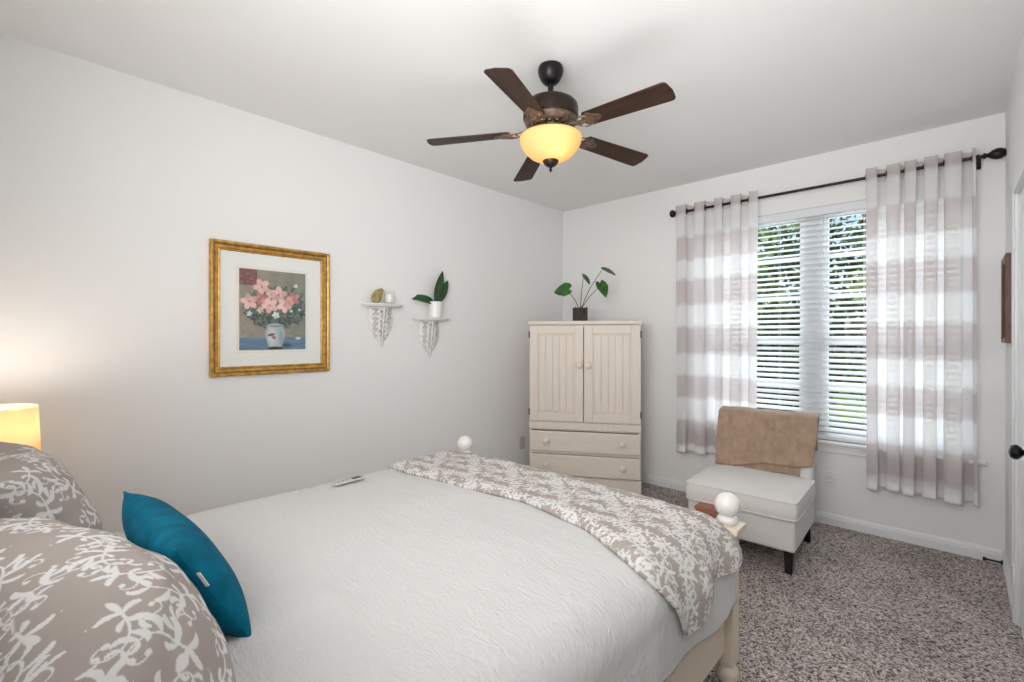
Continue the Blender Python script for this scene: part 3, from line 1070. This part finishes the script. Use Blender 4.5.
for z0, z1 in ((.372, .556), (.164, .352)):
    d_o = MB().box((.006, -.002, z0 + .003), (AW - .006, .02, z1 - .003)).build('drawer', M['armoire_drawer'], arm, bevel=.008, seg=3)
    for kx in (.155, AW - .155):
        MB().lathe([(.014, 0), (.012, -.012), (.023, -.019), (.029, -.028), (.027, -.038), (.015, -.044), (.0005, -.045)], (kx, -.001, (z0 + z1) / 2 + .005), 'y', 24, False).build('knob', M['knob_wood'], d_o)

# plant on the armoire
um = Vector((.863, .5045, 0))
nm = Vector((-.5045, .863, 0))
pp = Vector((ax, ay, AH)) + um * .437 + nm * .17
pl_ = thing('potted_plant', 'small trailing plant in ribbed dark bark pot on top of the armoire', 'plant', pp, arot)
pot = MB()
for k in range(22):
    a = 2 * PI * k / 22
    rr = .006 + .003 * math.sin(k * 2.7)
    pot.lathe([(rr, 0), (rr, .124 + .004 * math.sin(k * 1.9))], (.060 * math.cos(a), .060 * math.sin(a), 0), n=8)
pot.lathe([(.058, .001), (.058, .118), (.050, .118), (.050, .108), (.001, .107)], n=28, close=False)
pot.build('pot', M['bark_pot'], pl_)
MB().lathe([(.0005, .109), (.0495, .1085)], n=20, close=False).build('soil', M['soil'], pl_)


def plant_point(px, py, dn=0.0):
    """local point on the plane through the pot that faces the room (px, py in metres from the pot centre)"""
    return Vector((px, dn, py))

stems = [((-.118, .290), (-.145, .02, -.015), .150, .125, 'heart', (0, -.9, .45)),
         ((.030, .415), (.055, -.02, -.065), .125, .068, 'oval', (.6, -.5, .6)),
         ((.200, .470), (.10, 0, -.040), .150, .070, 'oval', (.2, -.55, .8)),
         ((.185, .325), (.045, -.03, -.09), .145, .105, 'heart', (.5, -.8, .3))]
for (sx, sy), d, L_, w_, shp, up in stems:
    mid = (sx * .42, 0, .10 + (sy - .10) * .52)
    sm = MB().tube([(.0, 0, .10), mid, (sx, -.01, sy)], [.004, .0035, .0025], 8).build('stem', M['stem'], pl_, smooth=180)
    lb = MB()
    st0 = Vector((sx, -.01, sy)) - Vector(d).normalized() * .02
    leaf(lb, st0, d, up, L_, w_, .15, .15, shp)
    lb.build('leaf', M['leaf'], sm, solid=.0015, smooth=180)

# ------------------------------------------------------------------ wall outlets
def outlet(loc, rz, label, material):
    t = thing('wall_outlet', label, 'outlet', loc, rz, 'wall outlets')
    MB().box((-.037, -.005, -.06), (.037, 0, .06)).build('cover_plate', material, t, bevel=.003)
    for z_ in (.020, -.020):
        s = MB().lathe([(.0165, 0), (.0165, -.0025), (.0005, -.003)], (0, -.005, z_), 'y', 20, False).build('socket', material, t)
        MB().box((-.0075, -.0083, z_ - .004), (-.0055, -.0075, z_ + .006)).box((.0055, -.0083, z_ - .004), (.0075, -.0075, z_ + .006)).build('slot', M['slot'], s, smooth=0)
    return t

outlet((2.451, RY1, .33), 0, 'white wall outlet under the window beside the chair', M['outlet'])
outlet((0, 3.477, .335), R(90), 'pale wall outlet on the left wall beside the armoire', M['outlet_gray'])

# baseboard door stop
ds = MB().lathe([(.014, 0), (.014, -.006), (.006, -.010), (.006, -.068), (.011, -.071), (.012, -.082), (.009, -.085), (.0005, -.086)], (0, 0, 0), 'x', 18, False)
tag(ds.build('door_stop', M['black'], loc=(RX - .016, 4.03, .042)), 'black rod door stop on the baseboard near the far right corner', 'door stop')

# ------------------------------------------------------------------ scroll print
def damask_tile(N=720, size=.33, seed=3):
    img = np.zeros((N, N), np.float32)
    px = N / size
    rng = np.random.default_rng(seed)
    def stamp(x, y, r):
        cx, cy, rr = x * px, y * px, max(.6, r * px)
        k = int(rr + 2)
        xs = np.arange(int(cx) - k, int(cx) + k + 1)
        ys = np.arange(int(cy) - k, int(cy) + k + 1)
        d = np.sqrt((xs[:, None] - cx) ** 2 + (ys[None, :] - cy) ** 2)
        a = np.clip(rr + .5 - d, 0, 1)
        ix = np.ix_(xs % N, ys % N)
        img[ix] = np.maximum(img[ix], a)
    def stroke(x, y, th, L, w, curv0, curv1, n=40, tip=.6):
        pts = []
        for i in range(n):
            t = i / (n - 1)
            r = w * (math.sin(PI * t ** tip) if t < 1 else 0)
            stamp(x, y, max(r, .0006))
            pts.append((x, y, th))
            th += (curv0 + (curv1 - curv0) * t) * L / n
            x += math.cos(th) * L / n
            y += math.sin(th) * L / n
        return pts
    def vine(x, y, th, L, curv0, curv1, w=.0016, n=70):
        pts = []
        for i in range(n):
            t = i / (n - 1)
            stamp(x, y, w * (1.15 - .5 * t))
            pts.append((x, y, th))
            th += (curv0 + (curv1 - curv0) * t ** 2) * L / n
            x += math.cos(th) * L / n
            y += math.sin(th) * L / n
        stamp(x, y, w * 2.6)
        return pts
    def comma(x, y, th, L, w, c0, c1, n=34):
        """leaf that swells towards a rounded, curled end"""
        for i in range(n):
            t = i / (n - 1)
            r = w * (.18 + .82 * math.sin(PI * min(1, t * .82 + .02)) ** 1.2) * (1 if t < .82 else 1 - .55 * ((t - .82) / .18) ** 2)
            stamp(x, y, r)
            th += (c0 + (c1 - c0) * t) * L / n
            x += math.cos(th) * L / n
            y += math.sin(th) * L / n
    def motif(x, y, th, s, f):
        pts = vine(x, y, th, .155 * s, f * 4 / s, f * 95 / s, .0021, 110)
        for i, k in ((10, 1.0), (34, .95), (58, .8), (80, .6)):
            a, b, h = pts[i]
            comma(a, b, h - f * 1.0, .050 * s * k, .0070 * s * k, -f * 22, f * 85 / k)
            if i != 34:
                comma(a, b, h + f * .95, .030 * s * k, .0052 * s * k, f * 16, -f * 120 / k)
        a, b, h = pts[14]
        q = vine(a, b, h - f * 1.0, .09 * s, -f * 6 / s, -f * 130 / s, .0018, 80)
        for i, k in ((16, 1.0), (34, .8)):
            a, b, h = q[i]
            comma(a, b, h + f * 1.05, .036 * s * k, .0056 * s * k, f * 20, -f * 100 / k)
        # fleur of three leaves at the foot
        for k, c in ((-1, -75), (0, 8), (1, 75)):
            comma(x, y, th + PI + k * .75, (.042 + .006 * (k == 0)) * s, .0066 * s, k * 12, c)
        for k in range(4):
            u = th + 1.9 * f
            stamp(x + .0085 * math.cos(u) * (k + 2), y + .0085 * math.sin(u) * (k + 2), .0024 - .0003 * k)
    g = 3
    for i in range(g):
        for j in range(g):
            x = (i + .5 * (j % 2) + .15 * rng.random()) * size / g
            y = (j + .2 * rng.random()) * size / g
            motif(x, y, 2.4 * (i * 3 + j) + .5 * rng.random(), .80 + .22 * rng.random(), 1 if (i + j) % 2 else -1)
    return img, size

TILE, TSIZE = damask_tile()


def sample_tile(u, v):
    N = TILE.shape[0]
    a = (np.asarray(u) / TSIZE * N) % N
    b = (np.asarray(v) / TSIZE * N) % N
    i0, j0 = np.floor(a).astype(int) % N, np.floor(b).astype(int) % N
    i1, j1 = (i0 + 1) % N, (j0 + 1) % N
    fa, fb = a - np.floor(a), b - np.floor(b)
    return (TILE[i0, j0] * (1 - fa) * (1 - fb) + TILE[i1, j0] * fa * (1 - fb) + TILE[i0, j1] * (1 - fa) * fb + TILE[i1, j1] * fa * fb)

# ------------------------------------------------------------------ bed
BX0, BX1, BY1 = .874, 2.461, 1.97
BC = (BX0 + BX1) / 2
bed = thing('bed', 'cream wooden bed frame with white ball finials on the foot posts', 'bed', (BC, .85, 0))
HB = (BX1 - BX0) / 2


def L(x, y, z=0):
    return (x - BC, y - .85, z)

for px_, py_ in ((BX0, BY1), (BX1, BY1), (BX0, -.185), (BX1, -.185)):
    cx, cy, _ = L(px_, py_)
    s = .035
    p = MB().box((cx - s, cy - s, .085), (cx + s, cy + s, .600))
    p.box((cx - .044, cy - .044, .596), (cx + .044, cy + .044, .608)).box((cx - .056, cy - .056, .608), (cx + .056, cy + .056, .634))
    po = p.build('post', M['cream'], bed, bevel=.005, seg=3)
    MB().lathe([(.018, 0), (.030, .006), (.040, .022), (.043, .042), (.038, .062), (.028, .074), (.030, .078), (.034, .082), (.030, .088)], (cx, cy, 0), n=32).build('bun_foot', M['cream'], po)
    ball = [(.030, .634), (.036, .640), (.040, .650), (.036, .660), (.026, .664), (.022, .668)]
    ball += [(.048 * math.sin(q), .708 - .048 * math.cos(q)) for q in np.linspace(.52, PI - .01, 18)]
    MB().lathe(ball, (cx, cy, 0), n=40, close=False).build('ball_finial', M['finial_white'], po, smooth=60)
fb = MB()
x0, y0, _ = L(BX0 + .03, BY1 - .014)
x1, y1, _ = L(BX1 - .03, BY1 + .014)
fb.box((x0, y0, .14), (x1, y1, .49)).box((x0, y0 - .008, .47), (x1, y1 + .008, .515)).box((x0, y0 - .006, .12), (x1, y1 + .006, .17))
fb.build('footboard', M['cream'], bed, bevel=.005)
hb = MB()
x0, y0, _ = L(BX0 + .03, -.199)
x1, y1, _ = L(BX1 - .03, -.171)
hb.box((x0, y0, .25), (x1, y1, .66)).box((x0, y0 - .01, .64), (x1, y1 + .01, .69))
hb.build('headboard', M['cream'], bed, bevel=.005)
for xx in (BX0 + .012, BX1 - .012):
    a = L(xx - .013, -.16)
    b = L(xx + .013, BY1 - .03)
    MB().box((a[0], a[1], .130), (b[0], b[1], .345)).build('side_rail', M['cream'], bed, bevel=.005)
a, b = L(BX0 + .035, -.16), L(BX1 - .035, 1.90)
MB().box((a[0], a[1], .19), (b[0], b[1], .40)).build('box_spring', M['mattress'], bed, bevel=.02, seg=3)
MB().box((a[0], a[1], .40), (b[0], b[1], .662)).build('mattress', M['mattress'], bed, bevel=.11, seg=6)

FA, FR_ = .69, .14
ARC = FR_ * PI / 2
TOPZ = .682


def edge(s, flat, rad, flare):
    """(outward, drop) of a cloth that lies flat for `flat`, turns over radius rad, then hangs"""
    s = np.asarray(s, float)
    arc = rad * PI / 2
    th = np.clip((s - flat) / rad, 0, PI / 2)
    hang = np.clip(s - flat - arc, 0, None)
    out = np.minimum(s, flat) + rad * np.sin(th) + flare * hang
    drop = rad * (1 - np.cos(th)) + hang
    return out, drop


def bed_cloth(s, t, off):
    """s across (0 at the bed's middle line), t along y (0 = y 0)"""
    flare = .03 + .06 * smoothstep(1.45, 1.85, t)
    xo, dx = edge(np.abs(s), FA, FR_ + off, flare)
    yo, dy = edge(t, 1.795, FR_ - .015 + off, .0)
    x = BC + np.sign(s) * xo
    y = yo
    drop = (dx ** 3 + dy ** 3) ** (1 / 3)
    crown = .010 * np.cos(np.clip(s / .8, -1, 1) * PI / 2)
    z = TOPZ + off + crown - drop
    return x, y, z


# quilt
ns, nt_ = 230, 210
s_ = np.linspace(-1.13, 1.088, ns)
t_ = np.linspace(-.155, 2.05, nt_)
Sg, Tg = np.meshgrid(s_, t_, indexing='ij')
side = smoothstep(.85, 1.14, np.abs(Sg))
hemfade = smoothstep(.80, 1.14, np.abs(Sg))
Sg2 = Sg * (1 + .010 * np.sin(Tg * 9) * hemfade + .006 * np.sin(Tg * 23 + 1) * hemfade)
X, Y, Z = bed_cloth(Sg2, Tg, 0.0)
for i in range(ns):
    for j in range(nt_):
        a, b = Sg[i, j], Tg[i, j]
        k = nz(a, b, 0, 2.2, 1.3) * .010 + nz(a, b, 0, 6, 5.3) * .004 + nz(a * .6, b * 2.4, 0, 9, 2.7) * .0022
        # long soft creases running from the pillows
        k += .007 * math.exp(-((a - .25 + .25 * (b - .5)) / .03) ** 2) * float(smoothstep(1.3, .5, b)) * .8
        k += .006 * math.exp(-((a - .02 + .18 * (b - .5)) / .025) ** 2) * float(smoothstep(1.1, .5, b)) * .8
        sd = float(side[i, j])
        Z[i, j] += k * (1 - sd) + .002
        X[i, j] += math.copysign(1, a) * sd * (.004 + .008 * math.sin(b * 11 + 1) + k * 1.5)
P = np.stack([X, Y, Z], -1)
q = MB().grid(P).build('quilt', M['quilt'], smooth=180, fix=False, solid=.010, solid_off=-1)
tag(q, 'plain white crinkled quilt spread over the bed', 'quilt')

# folded comforter across the foot
ns, nt_ = 640, 220
s_ = np.linspace(-1.08, 1.035, ns)
v_ = np.linspace(0, 1, nt_)
Sg, Vg = np.meshgrid(s_, v_, indexing='ij')
t0 = 1.40 + .045 * np.sin(Sg * 3.3 + 1.0) + .012 * np.sin(Sg * 11) - .10 * smoothstep(.45, .74, Sg) + .06 * (1 - smoothstep(-.85, -.45, Sg)) + .20 * smoothstep(.74, 1.06, Sg)
t1 = 2.10
Tg = t0 + (t1 - t0) * Vg
smax = 1.02 + 0 * Vg
s_shift = np.where(Sg > .7, (Sg - .7) * (-.40 * Vg ** .75 + .035 * np.sin(Vg * 13.0)), 0)
X, Y, Z = bed_cloth(Sg + s_shift, Tg, .016)
for i in range(ns):
    for j in range(nt_):
        a, b = Sg[i, j], Tg[i, j]
        k = nz(a, b, 0, 3.2, 7.3) * .012 + nz(a, b, 0, 8, 9.1) * .006 + nz(a, b, 0, 17, 4.4) * .0025
        sd = float(smoothstep(.80, 1.0, abs(a)))
        ed = float(smoothstep(0, .06, Vg[i, j]))
        puff = .012 * ed
        Z[i, j] += (k * ed + puff) * (1 - sd)
        X[i, j] += math.copysign(1, a) * sd * (.010 + .016 * math.sin(b * 19 + .5 + a * 3) * ed + k * 1.4)
P = np.stack([X, Y, Z], -1)
cu_, cv_ = (Sg * 1.2).reshape(-1), (Tg * 1.2).reshape(-1)
pat = np.maximum(sample_tile(cu_, cv_), .85 * sample_tile(cu_ + .19, cv_ + .115)) ** .7
cmf = MB().grid(P).build('comforter', M['damask'], smooth=180, fix=False, solid=.014, solid_off=-1, floats=pat)
tag(cmf, 'taupe and white scroll print comforter folded across the foot of the bed', 'comforter')


# pillows
def pillow(name, label, cat, material, w, h, t, loc, rx, rz, n=(200, 160), printed=False, seed=0.0, group=None, corner=.07, wrinkle=1.0, ry=0.0, sag=0.0, uvrot=0.0, bend=0.0):
    nu, nv = n
    tu, tv = np.linspace(-1, 1, nu), np.linspace(-1, 1, nv)
    u = .25 * tu + .75 * np.sin(PI / 2 * tu)
    v = .15 * tv + .85 * np.sin(PI / 2 * tv)
    U, V = np.meshgrid(u, v, indexing='ij')
    base = ((1 - np.abs(U) ** 3.2).clip(0) * (1 - np.abs(V) ** 3.2).clip(0)) ** .58
    X = w / 2 * U * (1 - corner * (1 - V ** 2) * np.abs(U))
    Zz = h / 2 * V * (1 - corner * (1 - U ** 2) * np.abs(V))
    Zz = Zz - sag * (1 - U ** 2) * smoothstep(-.2, 1, V) * h
    D = t / 2 * base
    Wn = np.zeros_like(U)
    for i in range(nu):
        for j in range(nv):
            x, z = X[i, j], Zz[i, j]
            k = nz(x, 0, z, 6, seed) * .012 + nz(x * .5, 0, z * 1.6, 15, seed + 3) * .007
            e = max(abs(U[i, j]), abs(V[i, j]))
            k += .006 * (e ** 14) * math.sin((x if abs(V[i, j]) > abs(U[i, j]) else z) * 110 + seed) * (1 - e ** 12)
            Wn[i, j] = k * wrinkle
    edge_ = np.minimum(1, 6 * base)
    By = bend * np.clip(-U, 0, 1) ** 2 + .35 * bend * np.clip(V, 0, 1) ** 2
    Pf = np.stack([X, -(D + Wn * edge_) + By, Zz], -1)
    Pb = np.stack([X, (D + Wn * edge_ * .7) + By, Zz], -1)
    mb = MB()
    mb.grid(Pf)
    mb.grid(Pb[::-1])
    fl = None
    if printed:
        def arc(P):
            du = np.linalg.norm(np.diff(P, axis=0, prepend=P[:1]), axis=2)
            dv = np.linalg.norm(np.diff(P, axis=1, prepend=P[:, :1]), axis=2)
            au, av = np.cumsum(du, 0), np.cumsum(dv, 1)
            return au - au[nu // 2][None, :], av - av[:, nv // 2][:, None]
        uu, vv = arc(Pf)
        f1 = sample_tile((uu + seed * .1).reshape(-1), (vv + .3).reshape(-1))
        f2 = sample_tile((uu[::-1] + seed * .1).reshape(-1), (vv[::-1] + .11).reshape(-1))
        fl = np.concatenate([f1, f2])
    o = mb.build(name, material, smooth=180, fix=False, floats=fl)
    o.location = loc
    o.rotation_euler = Matrix.Rotation(rz, 4, 'Z').to_3x3().to_4x4().to_euler() if False else (Matrix.Rotation(rz, 4, 'Z') @ Matrix.Rotation(rx, 4, 'X') @ Matrix.Rotation(ry, 4, 'Y')).to_euler()
    tag(o, label, cat, group)
    return o

# local -y is the pillow's front; turned round so that it faces the foot of the bed
pillow('pillow', 'large taupe scroll print pillow nearest the camera, behind the teal cushion', 'pillow', M['damask'], .90, .392, .240, (1.985, .124, .850), R(-31.5), R(192), (440, 300), True, 1.0, 'scroll print pillows', bend=.15)
pillow('pillow', 'taupe scroll print pillow on the far side of the bed by the lamp', 'pillow', M['damask'], .60, .41, .25, (1.085, .045, .848), R(-27), R(181), (260, 200), True, 4.0, 'scroll print pillows')
tc_ = pillow('throw_cushion', 'teal velvet lumbar cushion leaning on the scroll print pillow', 'cushion', M['teal'], .56, .297, .132, (1.68, .304, .812), R(-30), R(181), (110, 80), False, 8.0, corner=.05, wrinkle=.35)
tg = MB().box((-.004, -.001, -.02), (.004, .001, .02))
tg.build('care_tag', M['tag'], tc_, loc=(-.270, -.004, .05), rot=(0, R(-4), R(40)))

# remote control on the quilt
rm = thing('remote_control', 'small silver remote control lying on the far edge of the quilt', 'remote control', (1.03, 1.105, .692), R(3))
MB().box((-.020, -.078, 0), (.020, .078, .011)).build('remote_body', M['remote'], rm, bevel=.006, seg=3)
MB().box((-.014, .02, .009), (.014, .062, .0125)).build('display', M['remote_dark'], rm, bevel=.001)
for k in range(3):
    MB().lathe([(.005, .009), (.005, .012), (.001, .0125)], (0, -.01 - .02 * k, 0), n=14).build('button', M['remote_dark'], rm)

# ------------------------------------------------------------------ bedside lamp and nightstand beyond the pillows
ns_ = thing('nightstand', 'cream nightstand under the lit lamp beside the far pillow', 'nightstand', (.44, -.10, 0))
b = MB().box((-.23, -.2, .12), (.23, .2, .60)).box((-.22, -.19, .09), (.22, .19, .12))
b.build('cabinet', M['nightstand'], ns_, bevel=.004)
MB().box((-.25, -.22, .60), (.25, .22, .625)).build('top_board', M['nightstand'], ns_, bevel=.006)
for z0, z1 in ((.15, .36), (.38, .58)):
    d_o = MB().box((-.21, .195, z0), (.21, .215, z1)).build('drawer', M['nightstand'], ns_, bevel=.005)
    MB().lathe([(.010, .215), (.009, .225), (.018, .232), (.018, .243), (.0005, .247)], (0, 0, (z0 + z1) / 2), 'y', 20, False).build('knob', M['knob_wood'], d_o)
for sx in (-.2, .2):
    for sy in (-.17, .17):
        MB().lathe([(.016, 0), (.026, .10)], (sx, sy, 0), n=16).build('leg', M['nightstand'], ns_)
LX, LY = .42, -.065
lp = thing('table_lamp', 'lit table lamp with a glowing orange drum shade', 'lamp', (LX, LY, .625))
MB().lathe([(.075, 0), (.078, .012), (.05, .02), (.03, .035), (.055, .08), (.07, .13), (.055, .19), (.025, .225), (.012, .24), (.012, .30)], n=36).build('lamp_base', M['white_ceramic'], lp)
MB().lathe([(.158, .265), (.150, .478)], n=56, close=False).build('lamp_shade', M['lamp_shade'], lp, solid=.002, smooth=180)
rg = MB()
for a in range(3):
    th = 2 * PI * a / 3
    rg.tube([(0, 0, .455), (.150 * math.cos(th), .150 * math.sin(th), .47)], .0015, 6)
MB().lathe([(.013, .29), (.013, .35)], n=14).build('bulb_socket', M['black'], lp)
rg.build('shade_spider', M['black'], lp)
MB().lathe([(.0005, .345), (.014, .348), (.028, .375), (.030, .392), (.022, .412), (.0005, .422)], n=20, close=False).build('light_bulb', M['bulb'], lp)
lamp_object('table_lamp_light', 'POINT', (LX, LY, .625 + .435), 7, (1, .95, .88), radius=.06)

# ------------------------------------------------------------------ slipper chair
crot = R(2)
ch = thing('slipper_chair', 'armless oatmeal slipper chair with black legs below the window', 'chair', (2.150, 3.065, 0), crot)
MB().box((-.308, .0, .135), (.308, .63, .322)).build('seat_frame', M['chair_fabric'], ch, bevel=.018, seg=4)


def soft_block(w0, w1, d0, d1, z0, z1, crown, rad, n=26):
    """cushion with a crowned top, rounded upright edges, welt lines"""
    mb = MB()
    nu = nv = n
    top = np.zeros((nu, nv, 3))
    bot = np.zeros((nu, nv, 3))
    cx, cy, hx, hy = (w0 + w1) / 2, (d0 + d1) / 2, (w1 - w0) / 2, (d1 - d0) / 2
    for i in range(nu):
        for j in range(nv):
            a, b_ = -1 + 2 * i / (nu - 1), -1 + 2 * j / (nv - 1)
            # round the plan corners
            x, y = a * hx, b_ * hy
            ex, ey = abs(x) - (hx - rad), abs(y) - (hy - rad)
            if ex > 0 and ey > 0:
                l = math.hypot(ex, ey)
                m_ = max(ex, ey)
                x = math.copysign(hx - rad + ex / l * m_, x)
                y = math.copysign(hy - rad + ey / l * m_, y)
            h = crown * ((1 - a ** 4) * (1 - b_ ** 4)) ** .8
            top[i, j] = (cx + x, cy + y, z1 + h)
            bot[i, j] = (cx + x, cy + y, z0)
    mb.grid(top)
    mb.grid(bot[::-1])
    ring_t = [top[i, 0] for i in range(nu)] + [top[nu - 1, j] for j in range(1, nv)] + [top[i, nv - 1] for i in range(nu - 2, -1, -1)] + [top[0, j] for j in range(nv - 2, 0, -1)]
    ring_b = [(p[0], p[1], z0) for p in ring_t]
    m_ = len(ring_t)
    side = np.zeros((m_ + 1, 5, 3))
    for i in range(m_ + 1):
        p = np.array(ring_t[i % m_])
        for k in range(5):
            f = k / 4
            nrm = np.array([p[0] - cx, p[1] - cy, 0])
            nrm /= max(1e-6, np.linalg.norm(nrm))
            side[i, k] = (p[0] + nrm[0] * .008 * math.sin(PI * f), p[1] + nrm[1] * .008 * math.sin(PI * f), z1 + (z0 - z1) * f)
    mb.grid(side)
    return mb, ring_t, ring_b

cu, rt, rb_ = soft_block(-.318, .318, -.02, .585, .328, .428, .035, .035)
cuo = cu.build('seat_cushion', M['chair_fabric'], ch, smooth=50)
wl = MB()
for ring_ in (rt, rb_):
    wl.tube([tuple(p) for p in ring_] + [tuple(ring_[0])], .0045, 6)
wl.build('piping', M['chair_fabric'], cuo, smooth=180)
bk = MB()
zs = np.linspace(.20, .788, 12)
lean = lambda z_: .560 + .30 * max(0, z_ - .30)
prof = [(lean(z_), z_) for z_ in zs] + [(lean(z_) + .105, z_) for z_ in zs[::-1]]
bk.prism(prof, -.295, .295, 'yz')
bko = bk.build('backrest', M['chair_fabric'], ch, bevel=.022, seg=4)
for sx in (-.268, .268):
    for sy, dy in ((.055, -.006), (.57, .05)):
        lg = MB()
        a, b_ = .026, .019
        lg.add([(sx - a, sy - a, .15), (sx + a, sy - a, .15), (sx + a, sy + a, .15), (sx - a, sy + a, .15), (sx - b_, sy - b_ + dy, 0), (sx + b_, sy - b_ + dy, 0), (sx + b_, sy + b_ + dy, 0), (sx - b_, sy + b_ + dy, 0)],
               [(0, 1, 2, 3), (7, 6, 5, 4), (0, 4, 5, 1), (1, 5, 6, 2), (2, 6, 7, 3), (3, 7, 4, 0)])
        lg.build('leg', M['black_wood'], ch, bevel=.003)

# throw over its back
def throw_point(x, s, off):
    """s: signed run along the blanket; 0 = top front edge, positive down the front, negative over the top and behind"""
    top = .795 + off
    if s >= 0:
        z_ = top - s
        return Vector((x, lean(z_) - off, z_))
    s = -s
    wth = .105 + 2 * off
    if s < wth:
        f = s / wth
        return Vector((x, lean(top) - off + wth * f, top + .020 * math.sin(PI * f)))
    z_ = top - (s - wth)
    return Vector((x, lean(z_) + .105 + off, z_))


def throw_sheet(x0, x1, f_front, f_back, off, seed):
    nu, nv = 60, 70
    P = np.zeros((nu, nv, 3))
    for i in range(nu):
        u = i / (nu - 1)
        for j in range(nv):
            v = j / (nv - 1)
            a, b_ = f_front(u), -f_back(u)
            s = a + (b_ - a) * v
            x = x0 + (x1 - x0) * u + .010 * math.sin(s * 9 + seed) * (1 if u > .5 else -.5)
            p = throw_point(x, s, off)
            k = .010 * nz(x, s, 0, 9, seed) + .004 * nz(x, s, 0, 22, seed + 2)
            # diagonal soft fold
            k += .016 * math.exp(-((s - .05 - .30 * (u - .55)) / .035) ** 2) * float(smoothstep(.3, .6, u)) if s > 0 else 0
            p.y -= (k + .006) if s > -.05 else -(k + .006)
            p.z += .012 * nz(x, 0, 0, 7, seed + 5) if s < .05 else 0
            P[i, j] = p
    return P

thr = thing('throw_blanket', 'plush tan throw blanket draped over the back of the chair', 'blanket', (2.150, 3.065, 0), crot)
MB().grid(throw_sheet(-.322, .308, lambda u: .385 - .085 * u + .010 * math.sin(u * 9), lambda u: .38, .022, 1.0)).build('upper_fold', M['throw'], thr, smooth=180, fix=False, solid=.014, solid_off=0)
MB().grid(throw_sheet(-.12, .225, lambda u: .368 + .006 * math.sin(u * 6), lambda u: -.02, .006, 6.0)).build('under_fold', M['throw'], thr, smooth=180, fix=False, solid=.008, solid_off=0)

# wooden box standing against the front of the chair
rbx = thing('wooden_box', 'reddish brown wooden box on the carpet against the chair front, behind the bed post', 'box', (2.03, 2.985, 0), crot)
b = MB()
b.box((-.09, -.05, 0), (.09, -.04, .31)).box((-.09, .04, 0), (.09, .05, .31)).box((-.09, -.04, 0), (-.08, .04, .31)).box((.08, -.04, 0), (.09, .04, .31)).box((-.08, -.04, .005), (.08, .04, .02))
b.build('box_body', M['redwood'], rbx, bevel=.002)
MB().box((-.096, -.055, .31), (.096, .052, .326)).build('lid', M['redwood'], rbx, bevel=.004)

# ------------------------------------------------------------------ garden beyond the window
struct(rbox((-12, RY1 + .2, -.25), (16, 26, -.12)).build('ground', M['lawn'], smooth=0), 'green lawn outside the window', 'lawn')
struct(rbox((-12, 6.1, -.12), (16, 7.0, -.10)).build('garden_path', M['path'], smooth=0), 'pale concrete path outside the window', 'path')


def bush(name, label, cat, x, y, crown, radii, material, n, leafsize, seed, trunk=.0):
    rng = np.random.default_rng(seed)
    t = thing(name, label, cat, (x, y, -.12), 0, 'plants outside the window')
    d = rng.normal(size=(n, 3))
    d /= np.linalg.norm(d, axis=1)[:, None]
    rad = (.35 + .65 * rng.random(n) ** .5)
    lump = 1 + .22 * np.sin(d[:, 0] * 5 + seed) * np.cos(d[:, 2] * 6 + seed)
    c = d * (rad * lump)[:, None] * np.array(radii) + np.array([0, 0, crown])
    c[:, 2] = np.maximum(c[:, 2], .04)
    a = rng.normal(size=(n, 3)); a /= np.linalg.norm(a, axis=1)[:, None]
    b_ = np.cross(a, rng.normal(size=(n, 3))); b_ /= np.linalg.norm(b_, axis=1)[:, None]
    sz = leafsize * (.6 + .8 * rng.random(n))
    a *= sz[:, None]
    b_ *= (sz * .45)[:, None]
    vs = np.stack([c - a, c + b_, c + a, c - b_], 1).reshape(-1, 3)
    me = MB()
    me.v = [tuple(map(float, p)) for p in vs]
    me.f = [(4 * i, 4 * i + 1, 4 * i + 2, 4 * i + 3) for i in range(n)]
    me.build('foliage', material, t, smooth=0, fix=False)
    st_ = MB()
    hgt = max(.3, crown)
    for k in range(4 if trunk < .06 else 1):
        st_.tube([(.05 * math.cos(k * 1.7), .05 * math.sin(k * 1.7), 0), (.10 * math.cos(k * 1.7), .08 * math.sin(k * 1.7), hgt * .6), (.2 * math.cos(k * 1.7), .15 * math.sin(k * 1.7), hgt * 1.1)], [max(trunk, .02), max(trunk, .02) * .7, max(trunk, .02) * .3], 8)
    st_.build('trunk', M['trunk'], t)
    return t

plants = [
    ('garden_shrub', 'dark shrub outside, seen behind the left curtain', -.6, 8.2, .75, (.62, .55, .85), 'foliage_dark', 1300, .09),
    ('garden_shrub', 'dark shrub outside, seen left of the window mullion', 1.1, 8.6, .85, (.66, .55, 1.0), 'foliage_dark', 1500, .09),
    ('garden_shrub', 'mid green shrub outside, seen just right of the mullion', 2.7, 8.3, .72, (.62, .55, .8), 'foliage_mid', 1300, .09),
    ('garden_shrub', 'dark shrub outside, seen behind the right curtain', 4.4, 8.4, .85, (.66, .55, 1.0), 'foliage_dark', 1500, .09),
    ('garden_tree', 'bright green tree outside, seen in the upper left panes', -1.4, 12.0, 2.7, (1.75, 1.4, 2.1), 'foliage_light', 3000, .13),
    ('garden_tree', 'dense dark tree outside, seen near the mullion', .6, 16.4, 2.9, (2.3, 1.4, 2.9), 'foliage_mid', 3200, .15),
    ('garden_tree', 'light green tree outside, seen behind the right curtain', 3.4, 12.0, 2.7, (1.75, 1.4, 2.1), 'foliage_light', 3000, .13),
    ('garden_tree', 'dark tree outside at the far left of the garden', -5.4, 16.0, 2.8, (2.3, 1.4, 2.6), 'foliage_dark', 2600, .16),
]
for k, (nm_, lab, x, y, cr, rd, mt, n, ls) in enumerate(plants):
    bush(nm_, lab, 'tree' if 'tree' in nm_ else 'shrub', x, y, cr + .12, rd, M[mt], n, ls, 11 + k, .11 if 'tree' in nm_ else .0)
